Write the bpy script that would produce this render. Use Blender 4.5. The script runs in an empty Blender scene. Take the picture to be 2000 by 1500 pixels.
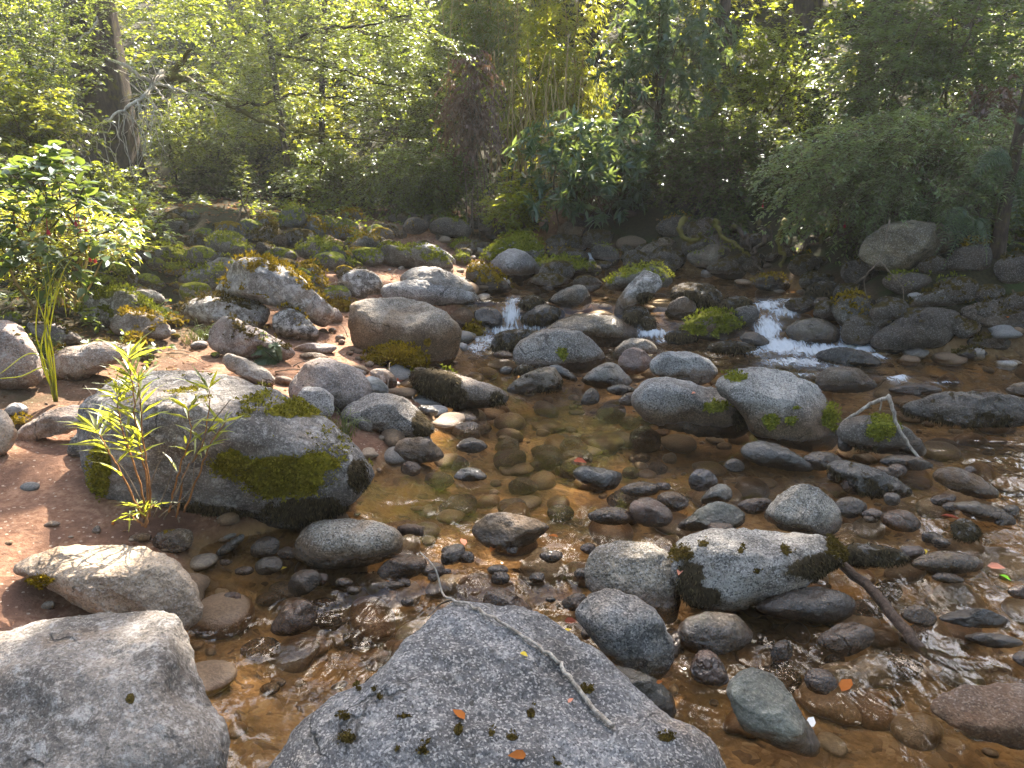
import bpy, bmesh, math, random
import numpy as np
from mathutils import Vector
from mathutils.bvhtree import BVHTree

SC = bpy.context.scene
COL = SC.collection
R_ = math.radians

# ------------------------------------------------------------------ camera
F = 1502.0                      # focal length in photo pixels (2000 wide)
PITCH = R_(16.7)
CAM = np.array([0.0, 0.0, 1.5])
cam_data = bpy.data.cameras.new('camera')
cam_data.sensor_width = 36.0
cam_data.lens = F / 2000 * 36
cam_data.clip_start = 0.05
cam_data.clip_end = 1000
cam = bpy.data.objects.new('camera', cam_data)
cam.location = CAM
cam.rotation_euler = (R_(90) - PITCH, 0, 0)
COL.objects.link(cam)
SC.camera = cam

# ------------------------------------------------------------------ light
SUN_EL, SUN_AZ = R_(47), R_(11)
TO_SUN = np.array([math.sin(SUN_AZ) * math.cos(SUN_EL), math.cos(SUN_AZ) * math.cos(SUN_EL), math.sin(SUN_EL)])
world = bpy.data.worlds.new('World')
SC.world = world
world.use_nodes = True
wn = world.node_tree.nodes
sky = wn.new('ShaderNodeTexSky')
sky.sky_type = 'NISHITA'
sky.sun_disc = False
sky.sun_elevation = SUN_EL
sky.sun_rotation = SUN_AZ
sky.dust_density = 3.5
sky.ozone_density = 0.45
wn['Background'].inputs['Strength'].default_value = 0.125
world.node_tree.links.new(sky.outputs[0], wn['Background'].inputs['Color'])
sd = bpy.data.lights.new('sun', 'SUN')
sd.energy = 5.0
sd.angle = R_(0.5)
sd.color = (1.0, 0.90, 0.76)
sun = bpy.data.objects.new('sun', sd)
sun.rotation_euler = Vector(TO_SUN).to_track_quat('Z', 'Y').to_euler()
sun.location = (3, 12, 14)
COL.objects.link(sun)
SC.view_settings.view_transform = 'Standard'
SC.view_settings.look = 'None'
SC.view_settings.gamma = 1
SC.view_settings.exposure = 2.75
try:
    SC.cycles.use_denoising = True
    SC.cycles.max_bounces = 10
    SC.cycles.diffuse_bounces = 4
    SC.cycles.glossy_bounces = 3
    SC.cycles.transmission_bounces = 5
    SC.cycles.transparent_max_bounces = 12
    SC.cycles.volume_bounces = 1
    SC.cycles.caustics_reflective = False
    SC.cycles.caustics_refractive = False
    SC.cycles.sample_clamp_indirect = 6
except Exception:
    pass

# ------------------------------------------------------------------ maths helpers
RNG = np.random.default_rng(7)
_P = np.random.default_rng(3).permutation(256)
_P = np.concatenate([_P, _P, _P])
_G = np.random.default_rng(4).normal(size=(256, 3))
_G /= np.linalg.norm(_G, axis=1)[:, None]


def perlin(p):
    p = np.asarray(p, float)
    i = np.floor(p).astype(int)
    f = p - i
    i &= 255
    u = f * f * f * (f * (f * 6 - 15) + 10)
    out = 0
    for dx in (0, 1):
        for dy in (0, 1):
            for dz in (0, 1):
                h = _P[_P[_P[i[:, 0] + dx] + i[:, 1] + dy] + i[:, 2] + dz]
                g = _G[h]
                d = (g * (f - np.array([dx, dy, dz]))).sum(1)
                w = (u[:, 0] if dx else 1 - u[:, 0]) * (u[:, 1] if dy else 1 - u[:, 1]) * (u[:, 2] if dz else 1 - u[:, 2])
                out = out + w * d
    return out * 1.5


def fbm(p, oct=4, gain=0.5):
    a, s, o = 1.0, 0, 0
    for k in range(oct):
        o = o + a * perlin(p * 2 ** k + 17.3 * k)
        s += a
        a *= gain
    return o / s


def sstep(a, b, x):
    t = np.clip((x - a) / (b - a), 0, 1)
    return t * t * (3 - 2 * t)


def nrmz(v):
    return v / np.maximum(np.linalg.norm(v, axis=-1, keepdims=True), 1e-9)


RT = np.array([1.0, 0, 0])
FW = np.array([0, math.cos(PITCH), -math.sin(PITCH)])
UP = np.array([0, math.sin(PITCH), math.cos(PITCH)])


def ray(px, py):
    return FW + RT * ((px - 1000) / F) + UP * ((750 - py) / F)


def proj(p):
    d = np.asarray(p) - CAM
    z = d @ FW
    z = np.where(np.abs(z) < 1e-4, 1e-4, z)
    return 1000 + F * (d @ RT) / z, 750 - F * (d @ UP) / z, z


def at(px, py, y):
    """the point where the line of sight of a pixel reaches ground distance y"""
    r = ray(px, py)
    return CAM + r * (y / r[1])


# ------------------------------------------------------------------ the lie of the land
def water_z(x, y):
    y0 = 6.45 - 0.16 * np.clip(x, -1, 4)
    wd = 0.10 + 0.10 * np.clip(x, 0, 3)
    z = -0.07 * (1 - sstep(2.30, 2.85, y))
    z = z + 0.27 * sstep(y0 - wd, y0 + wd, y)
    z = z + 0.03 * np.clip(y - y0, 0, 30)
    z = z + 0.12 * sstep(8.9, 9.3, y)
    return z


def hit_water(px, py):
    r = ray(px, py)
    t = np.linspace(0.6, 40, 4000)
    p = CAM + r * t[:, None]
    k = np.argmax(p[:, 2] < water_z(p[:, 0], p[:, 1]))
    return p[k]


SHORE_PX = [(430, 1500), (335, 1230), (385, 1070), (640, 1010), (725, 930), (850, 815), (760, 745), (800, 715),
            (890, 700), (930, 650), (880, 585), (960, 565), (950, 520), (900, 480), (850, 462), (900, 448), (1000, 458),
            (1120, 472), (1300, 520), (1480, 548), (1640, 585), (1720, 690), (2000, 694), (2300, 700)]
_sp = [hit_water(*q)[:2] for q in SHORE_PX]
SHORE = np.array([(-0.75, -4.0), (-0.75, 1.0)] + [tuple(q) for q in _sp] + [(8.5, 5.6), (8.5, -4.0)])


def stream_sd(x, y):
    """signed distance to the stream's edge, negative in the water"""
    p = np.stack([x, y], -1)
    n = len(SHORE)
    best = np.full(x.shape, 1e9)
    inside = np.zeros(x.shape, bool)
    for i in range(n):
        a, b = SHORE[i], SHORE[(i + 1) % n]
        e = b - a
        w = p - a
        t = np.clip((w @ e) / (e @ e), 0, 1)
        d = w - t[..., None] * e
        best = np.minimum(best, (d * d).sum(-1))
        c = (a[1] > y) != (b[1] > y)
        with np.errstate(divide='ignore', invalid='ignore'):
            xi = a[0] + (y - a[1]) / (b[1] - a[1] if abs(b[1] - a[1]) > 1e-9 else 1e-9) * e[0]
        inside ^= c & (x < xi)
    d = np.sqrt(best)
    return np.where(inside, -d, d)


def land_z(x, y, sdv=None):
    x = np.asarray(x, float)
    y = np.asarray(y, float)
    d = stream_sd(x, y) if sdv is None else sdv
    w = water_z(x, y)
    q = np.stack([x, y, 0 * x], -1).reshape(-1, 3)
    nz = fbm(q * 1.3, 4).reshape(x.shape)
    nf = fbm(q * 9 + 40, 3).reshape(x.shape)
    depth = 0.02 + 0.16 * sstep(0, 0.5, -d) + 0.05 * nz
    depth = np.where((y < 2.6), depth * 0.8, depth)
    dd = np.clip(d, 0, None)
    right = sstep(-0.3, 1.2, x - 0.35 * (y - 7.5) * 0 - 0.2) * sstep(5.0, 6.5, y + 0.25 * np.clip(x, 0, 6))
    left_h = 0.03 + 0.10 * (1 - np.exp(-dd / 0.35)) + 0.075 * dd
    right_h = 0.08 + 0.32 * (1 - np.exp(-dd / 0.4)) + 0.17 * dd
    bank = left_h * (1 - right) + right_h * right
    hill = 0.33 * np.clip(y - 11.5 - 0.12 * np.clip(-x, 0, 6), 0, None) + 0.12 * np.clip(-x - 5.5, 0, None)
    bank = bank + hill + 0.05 * nz * np.clip(dd * 2, 0, 1.5) + 0.012 * nf
    bank = 14 * np.tanh(bank / 14)
    t = sstep(-0.04, 0.04, d)
    return (w - depth + 0.012 * nf) * (1 - t) + (w + bank) * t


def surf_z(x, y):
    return np.maximum(land_z(x, y), water_z(x, y) * np.where(stream_sd(x, y) < 0.05, 1, 0) - 5 * (stream_sd(x, y) >= 0.05))


_T = np.concatenate([np.linspace(0.5, 4, 500), np.linspace(4, 14, 700), np.linspace(14, 60, 300)])


def hit(px, py, bed=False):
    r = ray(px, py)
    p = CAM + r * _T[:, None]
    s = (land_z if bed else surf_z)(p[:, 0], p[:, 1])
    below = p[:, 2] < s
    if not below.any():
        return p[-1]
    return p[np.argmax(below)]


# ------------------------------------------------------------------ object helpers
def tag(o, label=None, cat=None, group=None, kind=None):
    if label: o['label'] = label
    if cat: o['category'] = cat
    if group: o['group'] = group
    if kind: o['kind'] = kind
    return o


def empty(name, loc, label=None, cat=None, group=None):
    o = bpy.data.objects.new(name, None)
    o.empty_display_size = 0.1
    o.location = [float(c) for c in loc]
    COL.objects.link(o)
    return tag(o, label, cat, group)


class MB:
    """collects vertices, faces and a per-vertex tint for one mesh"""

    def __init__(s):
        s.v, s.f, s.t, s.n = [], [], [], 0

    def add(s, v, f, tint=0.5):
        v = np.asarray(v, float).reshape(-1, 3)
        f = np.asarray(f, int)
        s.v.append(v)
        s.f.append(f + s.n)
        s.t.append(np.broadcast_to(np.asarray(tint, float), (len(v),)).copy())
        s.n += len(v)

    def build(s, name, mat, parent=None, origin=None, smooth=False, extra=None):
        v = np.concatenate(s.v)
        t = np.concatenate(s.t)
        return mesh_object(name, v, s.f, mat, parent, origin, smooth, dict(tint=t, **(extra or {})))


def mesh_object(name, v, flist, mat, parent=None, origin=None, smooth=False, attrs=None):
    if origin is None:
        origin = np.zeros(3) if parent is None else np.array(parent.location)
    origin = np.asarray(origin, float)
    me = bpy.data.meshes.new(name)
    v = np.asarray(v, np.float32) - origin.astype(np.float32)
    me.vertices.add(len(v))
    me.vertices.foreach_set('co', v.ravel())
    loops = np.concatenate([f.ravel() for f in flist]).astype(np.int32)
    sizes = np.concatenate([np.full(len(f), f.shape[1]) for f in flist]).astype(np.int32)
    starts = np.concatenate([[0], np.cumsum(sizes)[:-1]]).astype(np.int32)
    me.loops.add(len(loops))
    me.loops.foreach_set('vertex_index', loops)
    me.polygons.add(len(sizes))
    me.polygons.foreach_set('loop_start', starts)
    me.polygons.foreach_set('loop_total', sizes)
    if smooth:
        me.polygons.foreach_set('use_smooth', np.ones(len(sizes), bool))
    for k, a in (attrs or {}).items():
        at_ = me.attributes.new(k, 'FLOAT', 'POINT')
        at_.data.foreach_set('value', np.asarray(a, np.float32))
    me.update(calc_edges=True)
    me.materials.append(mat)
    o = bpy.data.objects.new(name, me)
    COL.objects.link(o)
    if parent is None:
        o.location = origin
    else:
        o.parent = parent
        o.location = origin - np.array(parent.location)
    return o


def tube(B, pts, rad, k=6, tint=0.5, wob=0.0):
    pts = np.asarray(pts, float)
    n = len(pts)
    rad = np.broadcast_to(np.asarray(rad, float), (n,))
    tg = nrmz(np.gradient(pts, axis=0))
    ref = np.array([0, 0, 1.0]) if abs(tg[:, 2]).mean() < 0.8 else np.array([1.0, 0, 0])
    a = nrmz(np.cross(tg, ref))
    b = np.cross(tg, a)
    th = np.arange(k) * 2 * math.pi / k
    rr = rad[:, None] * np.ones(k)
    if wob:
        q = np.stack([np.repeat(np.cos(th)[None], n, 0) * 1.5, np.repeat(np.sin(th)[None], n, 0) * 1.5,
                      np.repeat(np.arange(n)[:, None] * 0.35, k, 1)], -1).reshape(-1, 3) + RNG.random(3) * 50
        rr = rr * (1 + wob * fbm(q, 3).reshape(n, k))
    v = pts[:, None] + rr[..., None] * (np.cos(th)[None, :, None] * a[:, None] + np.sin(th)[None, :, None] * b[:, None])
    i = np.arange(n - 1)[:, None] * k
    j = np.arange(k)
    f = np.stack([i + j, i + (j + 1) % k, i + k + (j + 1) % k, i + k + j], -1).reshape(-1, 4)
    B.add(v, f, tint)
    caps = np.array([[0, 1 + q, 2 + q] for q in range(k - 2)])
    B.f.append(caps[:, ::-1] + B.n - n * k)
    B.f.append(caps + B.n - k)


def smooth_path(pts, n=24):
    """a Catmull-Rom curve through the points"""
    p = np.asarray(pts, float)
    p = np.vstack([2 * p[0] - p[1], p, 2 * p[-1] - p[-2]])
    out = []
    m = len(p) - 3
    for s in np.linspace(0, m - 1e-6, n):
        i = int(s)
        t = s - i
        a, b, c, d = p[i:i + 4]
        out.append(0.5 * (2 * b + (c - a) * t + (2 * a - 5 * b + 4 * c - d) * t * t + (3 * b - a - 3 * c + d) * t ** 3))
    return np.array(out)


# leaf templates: along, across, lift
T_RHOMB = (np.array([[0, 0, 0], [.45, -.5, .06], [1, 0, -.05], [.45, .5, .06]]), np.array([[0, 1, 2, 3]]))
T_OVATE = (np.array([[0, 0, 0], [.22, -.42, .10], [.55, -.42, .08], [1, 0, -.12], [.55, .42, .08], [.22, .42, .10], [.38, 0, -.02]]),
           np.array([[0, 1, 2, 6], [6, 2, 3, 4], [0, 6, 4, 5]]))
T_LANCE = (np.array([[0, 0, 0], [.3, -.5, .05], [.65, -.36, -.02], [1, 0, -.16], [.65, .36, -.02], [.3, .5, .05], [.5, 0, -.03]]),
           np.array([[0, 1, 2, 6], [6, 2, 3, 4], [0, 6, 4, 5]]))


def leaves(B, pos, d, nrm, L, W, tint, T=T_RHOMB):
    d = nrmz(d)
    s = nrmz(np.cross(d, nrm))
    u = np.cross(s, d)
    tv, tf = T
    N = len(pos)
    L = np.broadcast_to(L, (N,))
    W = np.broadcast_to(W, (N,))
    v = (pos[:, None] + d[:, None] * (tv[None, :, 0] * L[:, None])[..., None]
         + s[:, None] * (tv[None, :, 1] * W[:, None])[..., None] + u[:, None] * (tv[None, :, 2] * L[:, None])[..., None])
    f = (np.arange(N)[:, None, None] * len(tv) + tf[None]).reshape(-1, tf.shape[1])
    B.add(v, f, np.repeat(np.broadcast_to(tint, (N,)), len(tv)))


def sprays(BL, BT, base, d, ln, n, L, W, rng, droop=0.3, flat=0.75, tint=None, T=T_RHOMB, spread=0.85, twig=0.003, tipped=False, hang=0.0):
    """twigs with leaves set alternately along them; BL takes the leaves and BT the twigs"""
    S = len(base)
    d = nrmz(d)
    ln = np.broadcast_to(ln, (S,))
    up = np.array([0, 0, 1.0])
    side = nrmz(np.cross(d, up) + 1e-4)
    if tipped:
        t = np.clip(1 - np.abs(rng.normal(0, 0.12, (S, n))), 0.2, 1)
    else:
        t = np.sort(rng.random((S, n)), 1) * 0.92 + 0.08
    P = base[:, None] + d[:, None] * (t * ln[:, None])[..., None]
    P = P - up * (droop * ln[:, None] * t ** 2)[..., None]
    P = P + rng.normal(0, 0.02, P.shape) * ln[:, None, None]
    sg = np.where(rng.random((S, n)) < 0.5, -1, 1)
    if tipped:
        ang = rng.random((S, n)) * 2 * math.pi
        u2 = np.cross(side, d)
        lat = np.cos(ang)[..., None] * side[:, None] + np.sin(ang)[..., None] * u2[:, None]
    else:
        lat = sg[..., None] * side[:, None]
    ld = d[:, None] * 0.55 + lat * spread + rng.normal(0, 0.22, P.shape) - up * (droop * t + hang)[..., None]
    nr = up * flat + rng.normal(0, 1, P.shape) * (1 - flat) + 0.1
    tn = rng.random((S, n)) * 0.6 + 0.4 * (rng.random((S, 1)) if tint is None else np.asarray(tint).reshape(-1, 1))
    k = S * n
    sc = rng.uniform(0.65, 1.2, k)
    leaves(BL, P.reshape(k, 3), ld.reshape(k, 3), nr.reshape(k, 3), L * sc, W * sc * rng.uniform(0.8, 1.15, k), tn.ravel(), T)
    if BT is not None and twig:
        q = np.array([0, 0.5, 1.0])
        C = base[:, None] + d[:, None] * (q * ln[:, None])[..., None] - up * (droop * ln[:, None] * q ** 2)[..., None]
        r = np.array([1.0, 0.7, 0.3]) * twig
        th = np.arange(3) * 2.094
        u2 = np.cross(side, d)
        v = C[:, :, None] + r[None, :, None, None] * (np.cos(th)[None, None, :, None] * side[:, None, None] + np.sin(th)[None, None, :, None] * u2[:, None, None])
        i = np.arange(S)[:, None, None] * 9 + np.arange(2)[None, :, None] * 3
        j = np.arange(3)[None, None]
        f = np.stack([i + j, i + (j + 1) % 3, i + 3 + (j + 1) % 3, i + 3 + j], -1).reshape(-1, 4)
        BT.add(v, f, 0.5)


# ------------------------------------------------------------------ materials
def new_mat(name):
    m = bpy.data.materials.new(name)
    m.use_nodes = True
    nt = m.node_tree
    for n in list(nt.nodes):
        nt.nodes.remove(n)
    out = nt.nodes.new('ShaderNodeOutputMaterial')
    return m, nt, out


class NT:
    def __init__(s, nt): s.nt = nt

    def n(s, t, **k):
        o = s.nt.nodes.new('ShaderNode' + t)
        for a, b in k.items(): setattr(o, a, b)
        return o

    def set(s, sock, v):
        if hasattr(v, 'is_output') or isinstance(v, bpy.types.NodeSocket):
            s.nt.links.new(v, sock)
        elif v is not None:
            sock.default_value = v

    def math(s, op, a, b=None, c=None, clamp=False):
        o = s.n('Math', operation=op, use_clamp=clamp)
        s.set(o.inputs[0], a)
        if b is not None: s.set(o.inputs[1], b)
        if c is not None: s.set(o.inputs[2], c)
        return o.outputs[0]

    def mix(s, fac, a, b, mode='MIX'):
        o = s.n('MixRGB', blend_type=mode)
        s.set(o.inputs[0], fac); s.set(o.inputs[1], a); s.set(o.inputs[2], b)
        return o.outputs[0]

    def ramp(s, x, lo, hi, to0=0.0, to1=1.0):
        o = s.n('MapRange', interpolation_type='SMOOTHSTEP')
        s.set(o.inputs[0], x); s.set(o.inputs[1], lo); s.set(o.inputs[2], hi); s.set(o.inputs[3], to0); s.set(o.inputs[4], to1)
        return o.outputs[0]

    def noise(s, vec, scale, detail=4, rough=0.55, dist=0.0):
        o = s.n('TexNoise')
        s.set(o.inputs['Vector'], vec)
        o.inputs['Scale'].default_value = scale
        o.inputs['Detail'].default_value = detail
        o.inputs['Roughness'].default_value = rough
        o.inputs['Distortion'].default_value = dist
        return o.outputs['Fac']

    def voro(s, vec, scale, feat='F1'):
        o = s.n('TexVoronoi', feature=feat)
        s.set(o.inputs['Vector'], vec)
        o.inputs['Scale'].default_value = scale
        return o

    def attr(s, name, t='GEOMETRY'):
        return s.n('Attribute', attribute_name=name, attribute_type=t)

    def bump(s, h, strength, dist, normal=None):
        o = s.n('Bump')
        o.inputs['Strength'].default_value = strength
        o.inputs['Distance'].default_value = dist
        s.set(o.inputs['Height'], h)
        if normal is not None: s.set(o.inputs['Normal'], normal)
        return o.outputs[0]

    def bsdf(s, col, rough, normal=None, spec=0.4):
        o = s.n('BsdfPrincipled')
        s.set(o.inputs['Base Color'], col); s.set(o.inputs['Roughness'], rough)
        s.set(o.inputs['Specular IOR Level'], spec)
        if normal is not None: s.set(o.inputs['Normal'], normal)
        return o.outputs[0]


def rgb(r, g, b): return (r, g, b, 1.0)


def rock_material():
    m, nt, out = new_mat('granite_rock')
    N = NT(nt)
    tc = N.n('TexCoord').outputs['Object']
    oi = N.n('ObjectInfo')
    off = N.math('MULTIPLY', oi.outputs['Random'], 37.0)
    cmb = N.n('CombineXYZ')
    for k in range(3): N.set(cmb.inputs[k], off)
    va = N.n('VectorMath', operation='ADD')
    N.set(va.inputs[0], tc); N.set(va.inputs[1], cmb.outputs[0])
    v = va.outputs[0]
    base = oi.outputs['Color']
    spk = N.attr('speckle', 'OBJECT').outputs['Fac']
    lich = N.attr('lichen', 'OBJECT').outputs['Fac']
    wetp = N.attr('wetness', 'OBJECT').outputs['Fac']
    stn = N.attr('stain', 'OBJECT').outputs['Fac']
    hw = N.attr('hw').outputs['Fac']
    moss = N.attr('moss').outputs['Fac']
    hair = N.attr('hair').outputs['Fac']
    mtint = N.attr('moss_tint', 'OBJECT').outputs['Color']
    # mineral grains
    g = N.voro(v, 200).outputs['Color']
    gs = N.n('SeparateColor'); N.set(gs.inputs[0], g)
    g2 = N.noise(v, 95, 4, 0.6)
    grain = N.math('ADD', N.math('MULTIPLY', gs.outputs[0], 0.75), N.math('MULTIPLY', g2, 0.5))
    dark = N.ramp(grain, 0.54, 0.30)
    light = N.ramp(grain, 0.72, 1.0)
    big = N.noise(v, 5, 6, 0.62, 0.4)
    mid = N.noise(v, 18, 6, 0.65)
    c = N.mix(N.ramp(big, 0.35, 0.68), N.mix(1.0, base, rgb(.58, .56, .54), 'MULTIPLY'), N.mix(1.0, base, rgb(1.34, 1.32, 1.28), 'MULTIPLY'))
    c = N.mix(N.math('MULTIPLY', dark, N.math('MULTIPLY', spk, 0.85)), c, rgb(.045, .043, .042))
    c = N.mix(N.math('MULTIPLY', light, N.math('MULTIPLY', spk, 0.7)), c, rgb(.42, .40, .375))
    pat = N.ramp(N.noise(v, 2.6, 7, .68, .8), .50, .66)
    c = N.mix(N.math('MULTIPLY', pat, .55), c, N.mix(1.0, c, rgb(.50, .44, .36), 'MULTIPLY'))
    hue = N.ramp(N.noise(v, 1.9, 5, .6, .5), .52, .68)
    c = N.mix(N.math('MULTIPLY', hue, .55), c, N.mix(1.0, c, rgb(1.18, .88, .60), 'MULTIPLY'))
    wv = N.n('VectorMath', operation='ADD')
    wn_ = N.n('TexNoise'); N.set(wn_.inputs['Vector'], v); wn_.inputs['Scale'].default_value = 4; wn_.inputs['Detail'].default_value = 5
    ws = N.n('VectorMath', operation='SCALE'); N.set(ws.inputs[0], wn_.outputs['Color']); ws.inputs['Scale'].default_value = .35
    N.set(wv.inputs[0], v); N.set(wv.inputs[1], ws.outputs[0])
    ck = N.voro(wv.outputs[0], 2.2, 'DISTANCE_TO_EDGE').outputs['Distance']
    crack = N.math('MULTIPLY', N.ramp(ck, .016, .002), N.ramp(N.noise(v, 3.2, 2), .50, .62))
    c = N.mix(N.math('MULTIPLY', crack, .75), c, rgb(.03, .026, .022))
    # weathering blotches and lichen
    dk = N.ramp(N.noise(v, 11, 10, 0.80, 0.4), 0.54, 0.66)
    c = N.mix(N.math('MULTIPLY', dk, N.math('ADD', N.math('MULTIPLY', lich, 0.6), 0.22)), c, rgb(.060, .052, .045))
    lf = N.ramp(N.math('ADD', N.noise(v, 17, 10, 0.82, 0.3), N.math('MULTIPLY', lich, 0.15)), 0.62, 0.72)
    c = N.mix(N.math('MULTIPLY', lf, N.math('MULTIPLY', lich, 0.9)), c, rgb(.37, .355, .335))
    spots = N.ramp(N.noise(v, 32, 2, 0.5), 0.70, 0.75)
    c = N.mix(N.math('MULTIPLY', spots, 0.75), c, rgb(.035, .032, .025))
    # brown water stain on the lower part; a tall one also paints face shade
    sn = N.math('ADD', hw, N.math('MULTIPLY', N.math('SUBTRACT', mid, 0.5), 0.12))
    sf = N.ramp(N.math('DIVIDE', sn, N.math('MAXIMUM', stn, 0.001)), 1.15, 0.55)
    c = N.mix(N.math('MULTIPLY', sf, 0.9), c, N.mix(0.4, N.mix(1.0, c, rgb(.66, .44, .25), 'MULTIPLY'), rgb(.075, .046, .022)))
    # wet band at the waterline
    wetb = N.ramp(N.math('ADD', hw, N.math('MULTIPLY', N.math('SUBTRACT', mid, 0.5), 0.05)), 0.088, 0.048)
    wetn = N.ramp(N.math('ADD', N.noise(v, 4, 5, 0.6), N.math('MULTIPLY', wetp, 0.8)), 0.68, 0.80)
    wet = N.math('MAXIMUM', wetb, N.math('MULTIPLY', wetn, N.math('MINIMUM', N.math('MULTIPLY', wetp, 3.0), 1.0)))
    c = N.mix(wet, c, N.mix(1.0, c, rgb(.50, .44, .37), 'MULTIPLY'))
    # moss
    mn = N.noise(v, 42, 5, 0.7)
    mfac = N.ramp(N.math('ADD', moss, N.math('MULTIPLY', N.math('SUBTRACT', mn, 0.5), 1.9)), 0.40, 0.62)
    mcol = N.mix(N.ramp(mn, 0.3, 0.7), N.mix(1.0, mtint, rgb(.40, .38, .36), 'MULTIPLY'), mtint)
    c = N.mix(mfac, c, mcol)
    hfac = N.ramp(N.math('ADD', hair, N.math('MULTIPLY', N.math('SUBTRACT', mn, 0.5), 1.9)), 0.40, 0.62)
    c = N.mix(hfac, c, N.mix(mn, rgb(.020, .015, .010), rgb(.11, .085, .05)))
    mh = N.math('MAXIMUM', mfac, hfac)
    rough = N.mix(wet, N.mix(mid, rgb(.72, .72, .72), rgb(.95, .95, .95)), rgb(.16, .16, .16))
    rough = N.mix(mh, rough, rgb(.95, .95, .95))
    hgt = N.math('ADD', N.math('MULTIPLY', mid, 1.0), N.math('MULTIPLY', g2, 0.35))
    hgt = N.math('ADD', hgt, N.math('MULTIPLY', gs.outputs[1], 0.10))
    hgt = N.math('SUBTRACT', hgt, N.math('MULTIPLY', crack, .7))
    hgt = N.math('ADD', hgt, N.math('MULTIPLY', N.noise(v, 7, 4, .6), 1.6))
    nb = N.bump(hgt, 0.75, 0.024)
    nb2 = N.bump(N.math('MULTIPLY', mn, mh), 0.9, 0.02, nb)
    sp = N.mix(wet, rgb(.3, .3, .3), rgb(.75, .75, .75))
    sp = N.mix(mh, sp, rgb(.05, .05, .05))
    N.set(out.inputs[0], N.bsdf(c, rough, nb2, sp))
    return m


def leaf_material(name, c0, c1, trans, tmix=0.5, gloss=0.35, rare=None):
    """two-sided leaf: diffuse, light passing through and a waxy sheen; tint varies leaf by leaf"""
    m, nt, out = new_mat(name)
    N = NT(nt)
    t = N.attr('tint').outputs['Fac']
    c = N.mix(t, rgb(*c0), rgb(*c1))
    if rare:
        c = N.mix(N.ramp(t, 0.93, 0.95), c, rgb(*rare))
    d = N.n('BsdfDiffuse'); N.set(d.inputs[0], c)
    tr = N.n('BsdfTranslucent'); N.set(tr.inputs[0], N.mix(t, rgb(*[q * 0.7 for q in trans]), rgb(*trans)))
    mx = N.n('MixShader'); mx.inputs[0].default_value = tmix
    N.set(mx.inputs[1], d.outputs[0]); N.set(mx.inputs[2], tr.outputs[0])
    gl = N.n('BsdfGlossy'); gl.inputs['Roughness'].default_value = gloss
    gl.inputs[0].default_value = rgb(.9, .95, 1.0)
    lw = N.n('LayerWeight'); lw.inputs[0].default_value = .5
    m2 = N.n('MixShader')
    N.set(m2.inputs[0], N.math('ADD', N.math('MULTIPLY', N.math('POWER', lw.outputs['Facing'], 4.0), .30), .035)); N.set(m2.inputs[1], mx.outputs[0]); N.set(m2.inputs[2], gl.outputs[0])
    N.set(out.inputs[0], m2.outputs[0])
    return m


def wood_material(name, c0, c1, scale=30, moss=0.0, mosscol=(.09, .08, .015), rough=.85):
    m, nt, out = new_mat(name)
    N = NT(nt)
    v = N.n('TexCoord').outputs['Object']
    mp = N.n('Mapping'); mp.inputs['Scale'].default_value = (1, 1, .25)
    N.set(mp.inputs[0], v)
    n1 = N.noise(mp.outputs[0], scale, 6, .7, .5)
    n2 = N.noise(v, 5, 5, .6)
    c = N.mix(N.ramp(n1, .35, .68), rgb(*c0), rgb(*c1))
    c = N.mix(N.ramp(n2, .45, .7), c, N.mix(1.0, c, rgb(.6, .6, .6), 'MULTIPLY'))
    if moss:
        c = N.mix(N.ramp(N.noise(v, 7, 6, .7), .62 - .3 * moss, .75 - .3 * moss), c, rgb(*mosscol))
    N.set(out.inputs[0], N.bsdf(c, rough, N.bump(n1, .8, .02), .2))
    return m


def tuft_material(name, c0, c1, tmix=.25):
    m, nt, out = new_mat(name)
    N = NT(nt)
    t = N.attr('tint').outputs['Fac']
    c = N.mix(t, rgb(*c0), rgb(*c1))
    d = N.n('BsdfDiffuse'); N.set(d.inputs[0], c)
    tr = N.n('BsdfTranslucent'); N.set(tr.inputs[0], c)
    mx = N.n('MixShader'); mx.inputs[0].default_value = tmix
    N.set(mx.inputs[1], d.outputs[0]); N.set(mx.inputs[2], tr.outputs[0])
    N.set(out.inputs[0], mx.outputs[0])
    return m


M = {}
M['rock'] = rock_material()
M['leaf_fine'] = leaf_material('fine_green_leaf', (.030, .058, .012), (.090, .125, .022), (.34, .42, .04), .55, .38)
M['leaf_mid'] = leaf_material('green_leaf', (.028, .056, .010), (.095, .135, .020), (.44, .50, .035), .55, .32)
M['leaf_dark'] = leaf_material('dark_glossy_leaf', (.022, .044, .022), (.055, .085, .040), (.22, .26, .05), .42, .26)
M['leaf_blue'] = leaf_material('broad_blue_green_leaf', (.035, .070, .045), (.075, .125, .075), (.26, .34, .07), .40, .28)
M['leaf_lime'] = leaf_material('lime_bamboo_leaf', (.085, .12, .012), (.16, .19, .02), (.66, .66, .05), .55, .36)
M['leaf_feather'] = leaf_material('feathery_leaf', (.060, .095, .036), (.12, .18, .070), (.36, .44, .10), .5, .42)
M['leaf_broad'] = leaf_material('broad_shade_leaf', (.034, .070, .022), (.070, .115, .036), (.24, .32, .04), .45, .40)
M['leaf_canopy'] = leaf_material('canopy_leaf', (.030, .055, .015), (.075, .11, .03), (.28, .32, .05), .45, .4)
M['leaf_dead'] = leaf_material('withered_brown_leaf', (.085, .050, .035), (.22, .14, .10), (.30, .16, .07), .35, .5)
M['fern'] = leaf_material('fern_leaf', (.035, .065, .022), (.075, .11, .04), (.22, .27, .05), .4, .4)
M['bark'] = wood_material('dark_bark', (.030, .022, .017), (.095, .070, .052), 26, .35)
M['bark_pale'] = wood_material('grey_twig_bark', (.10, .08, .06), (.24, .19, .14), 40)
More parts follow.
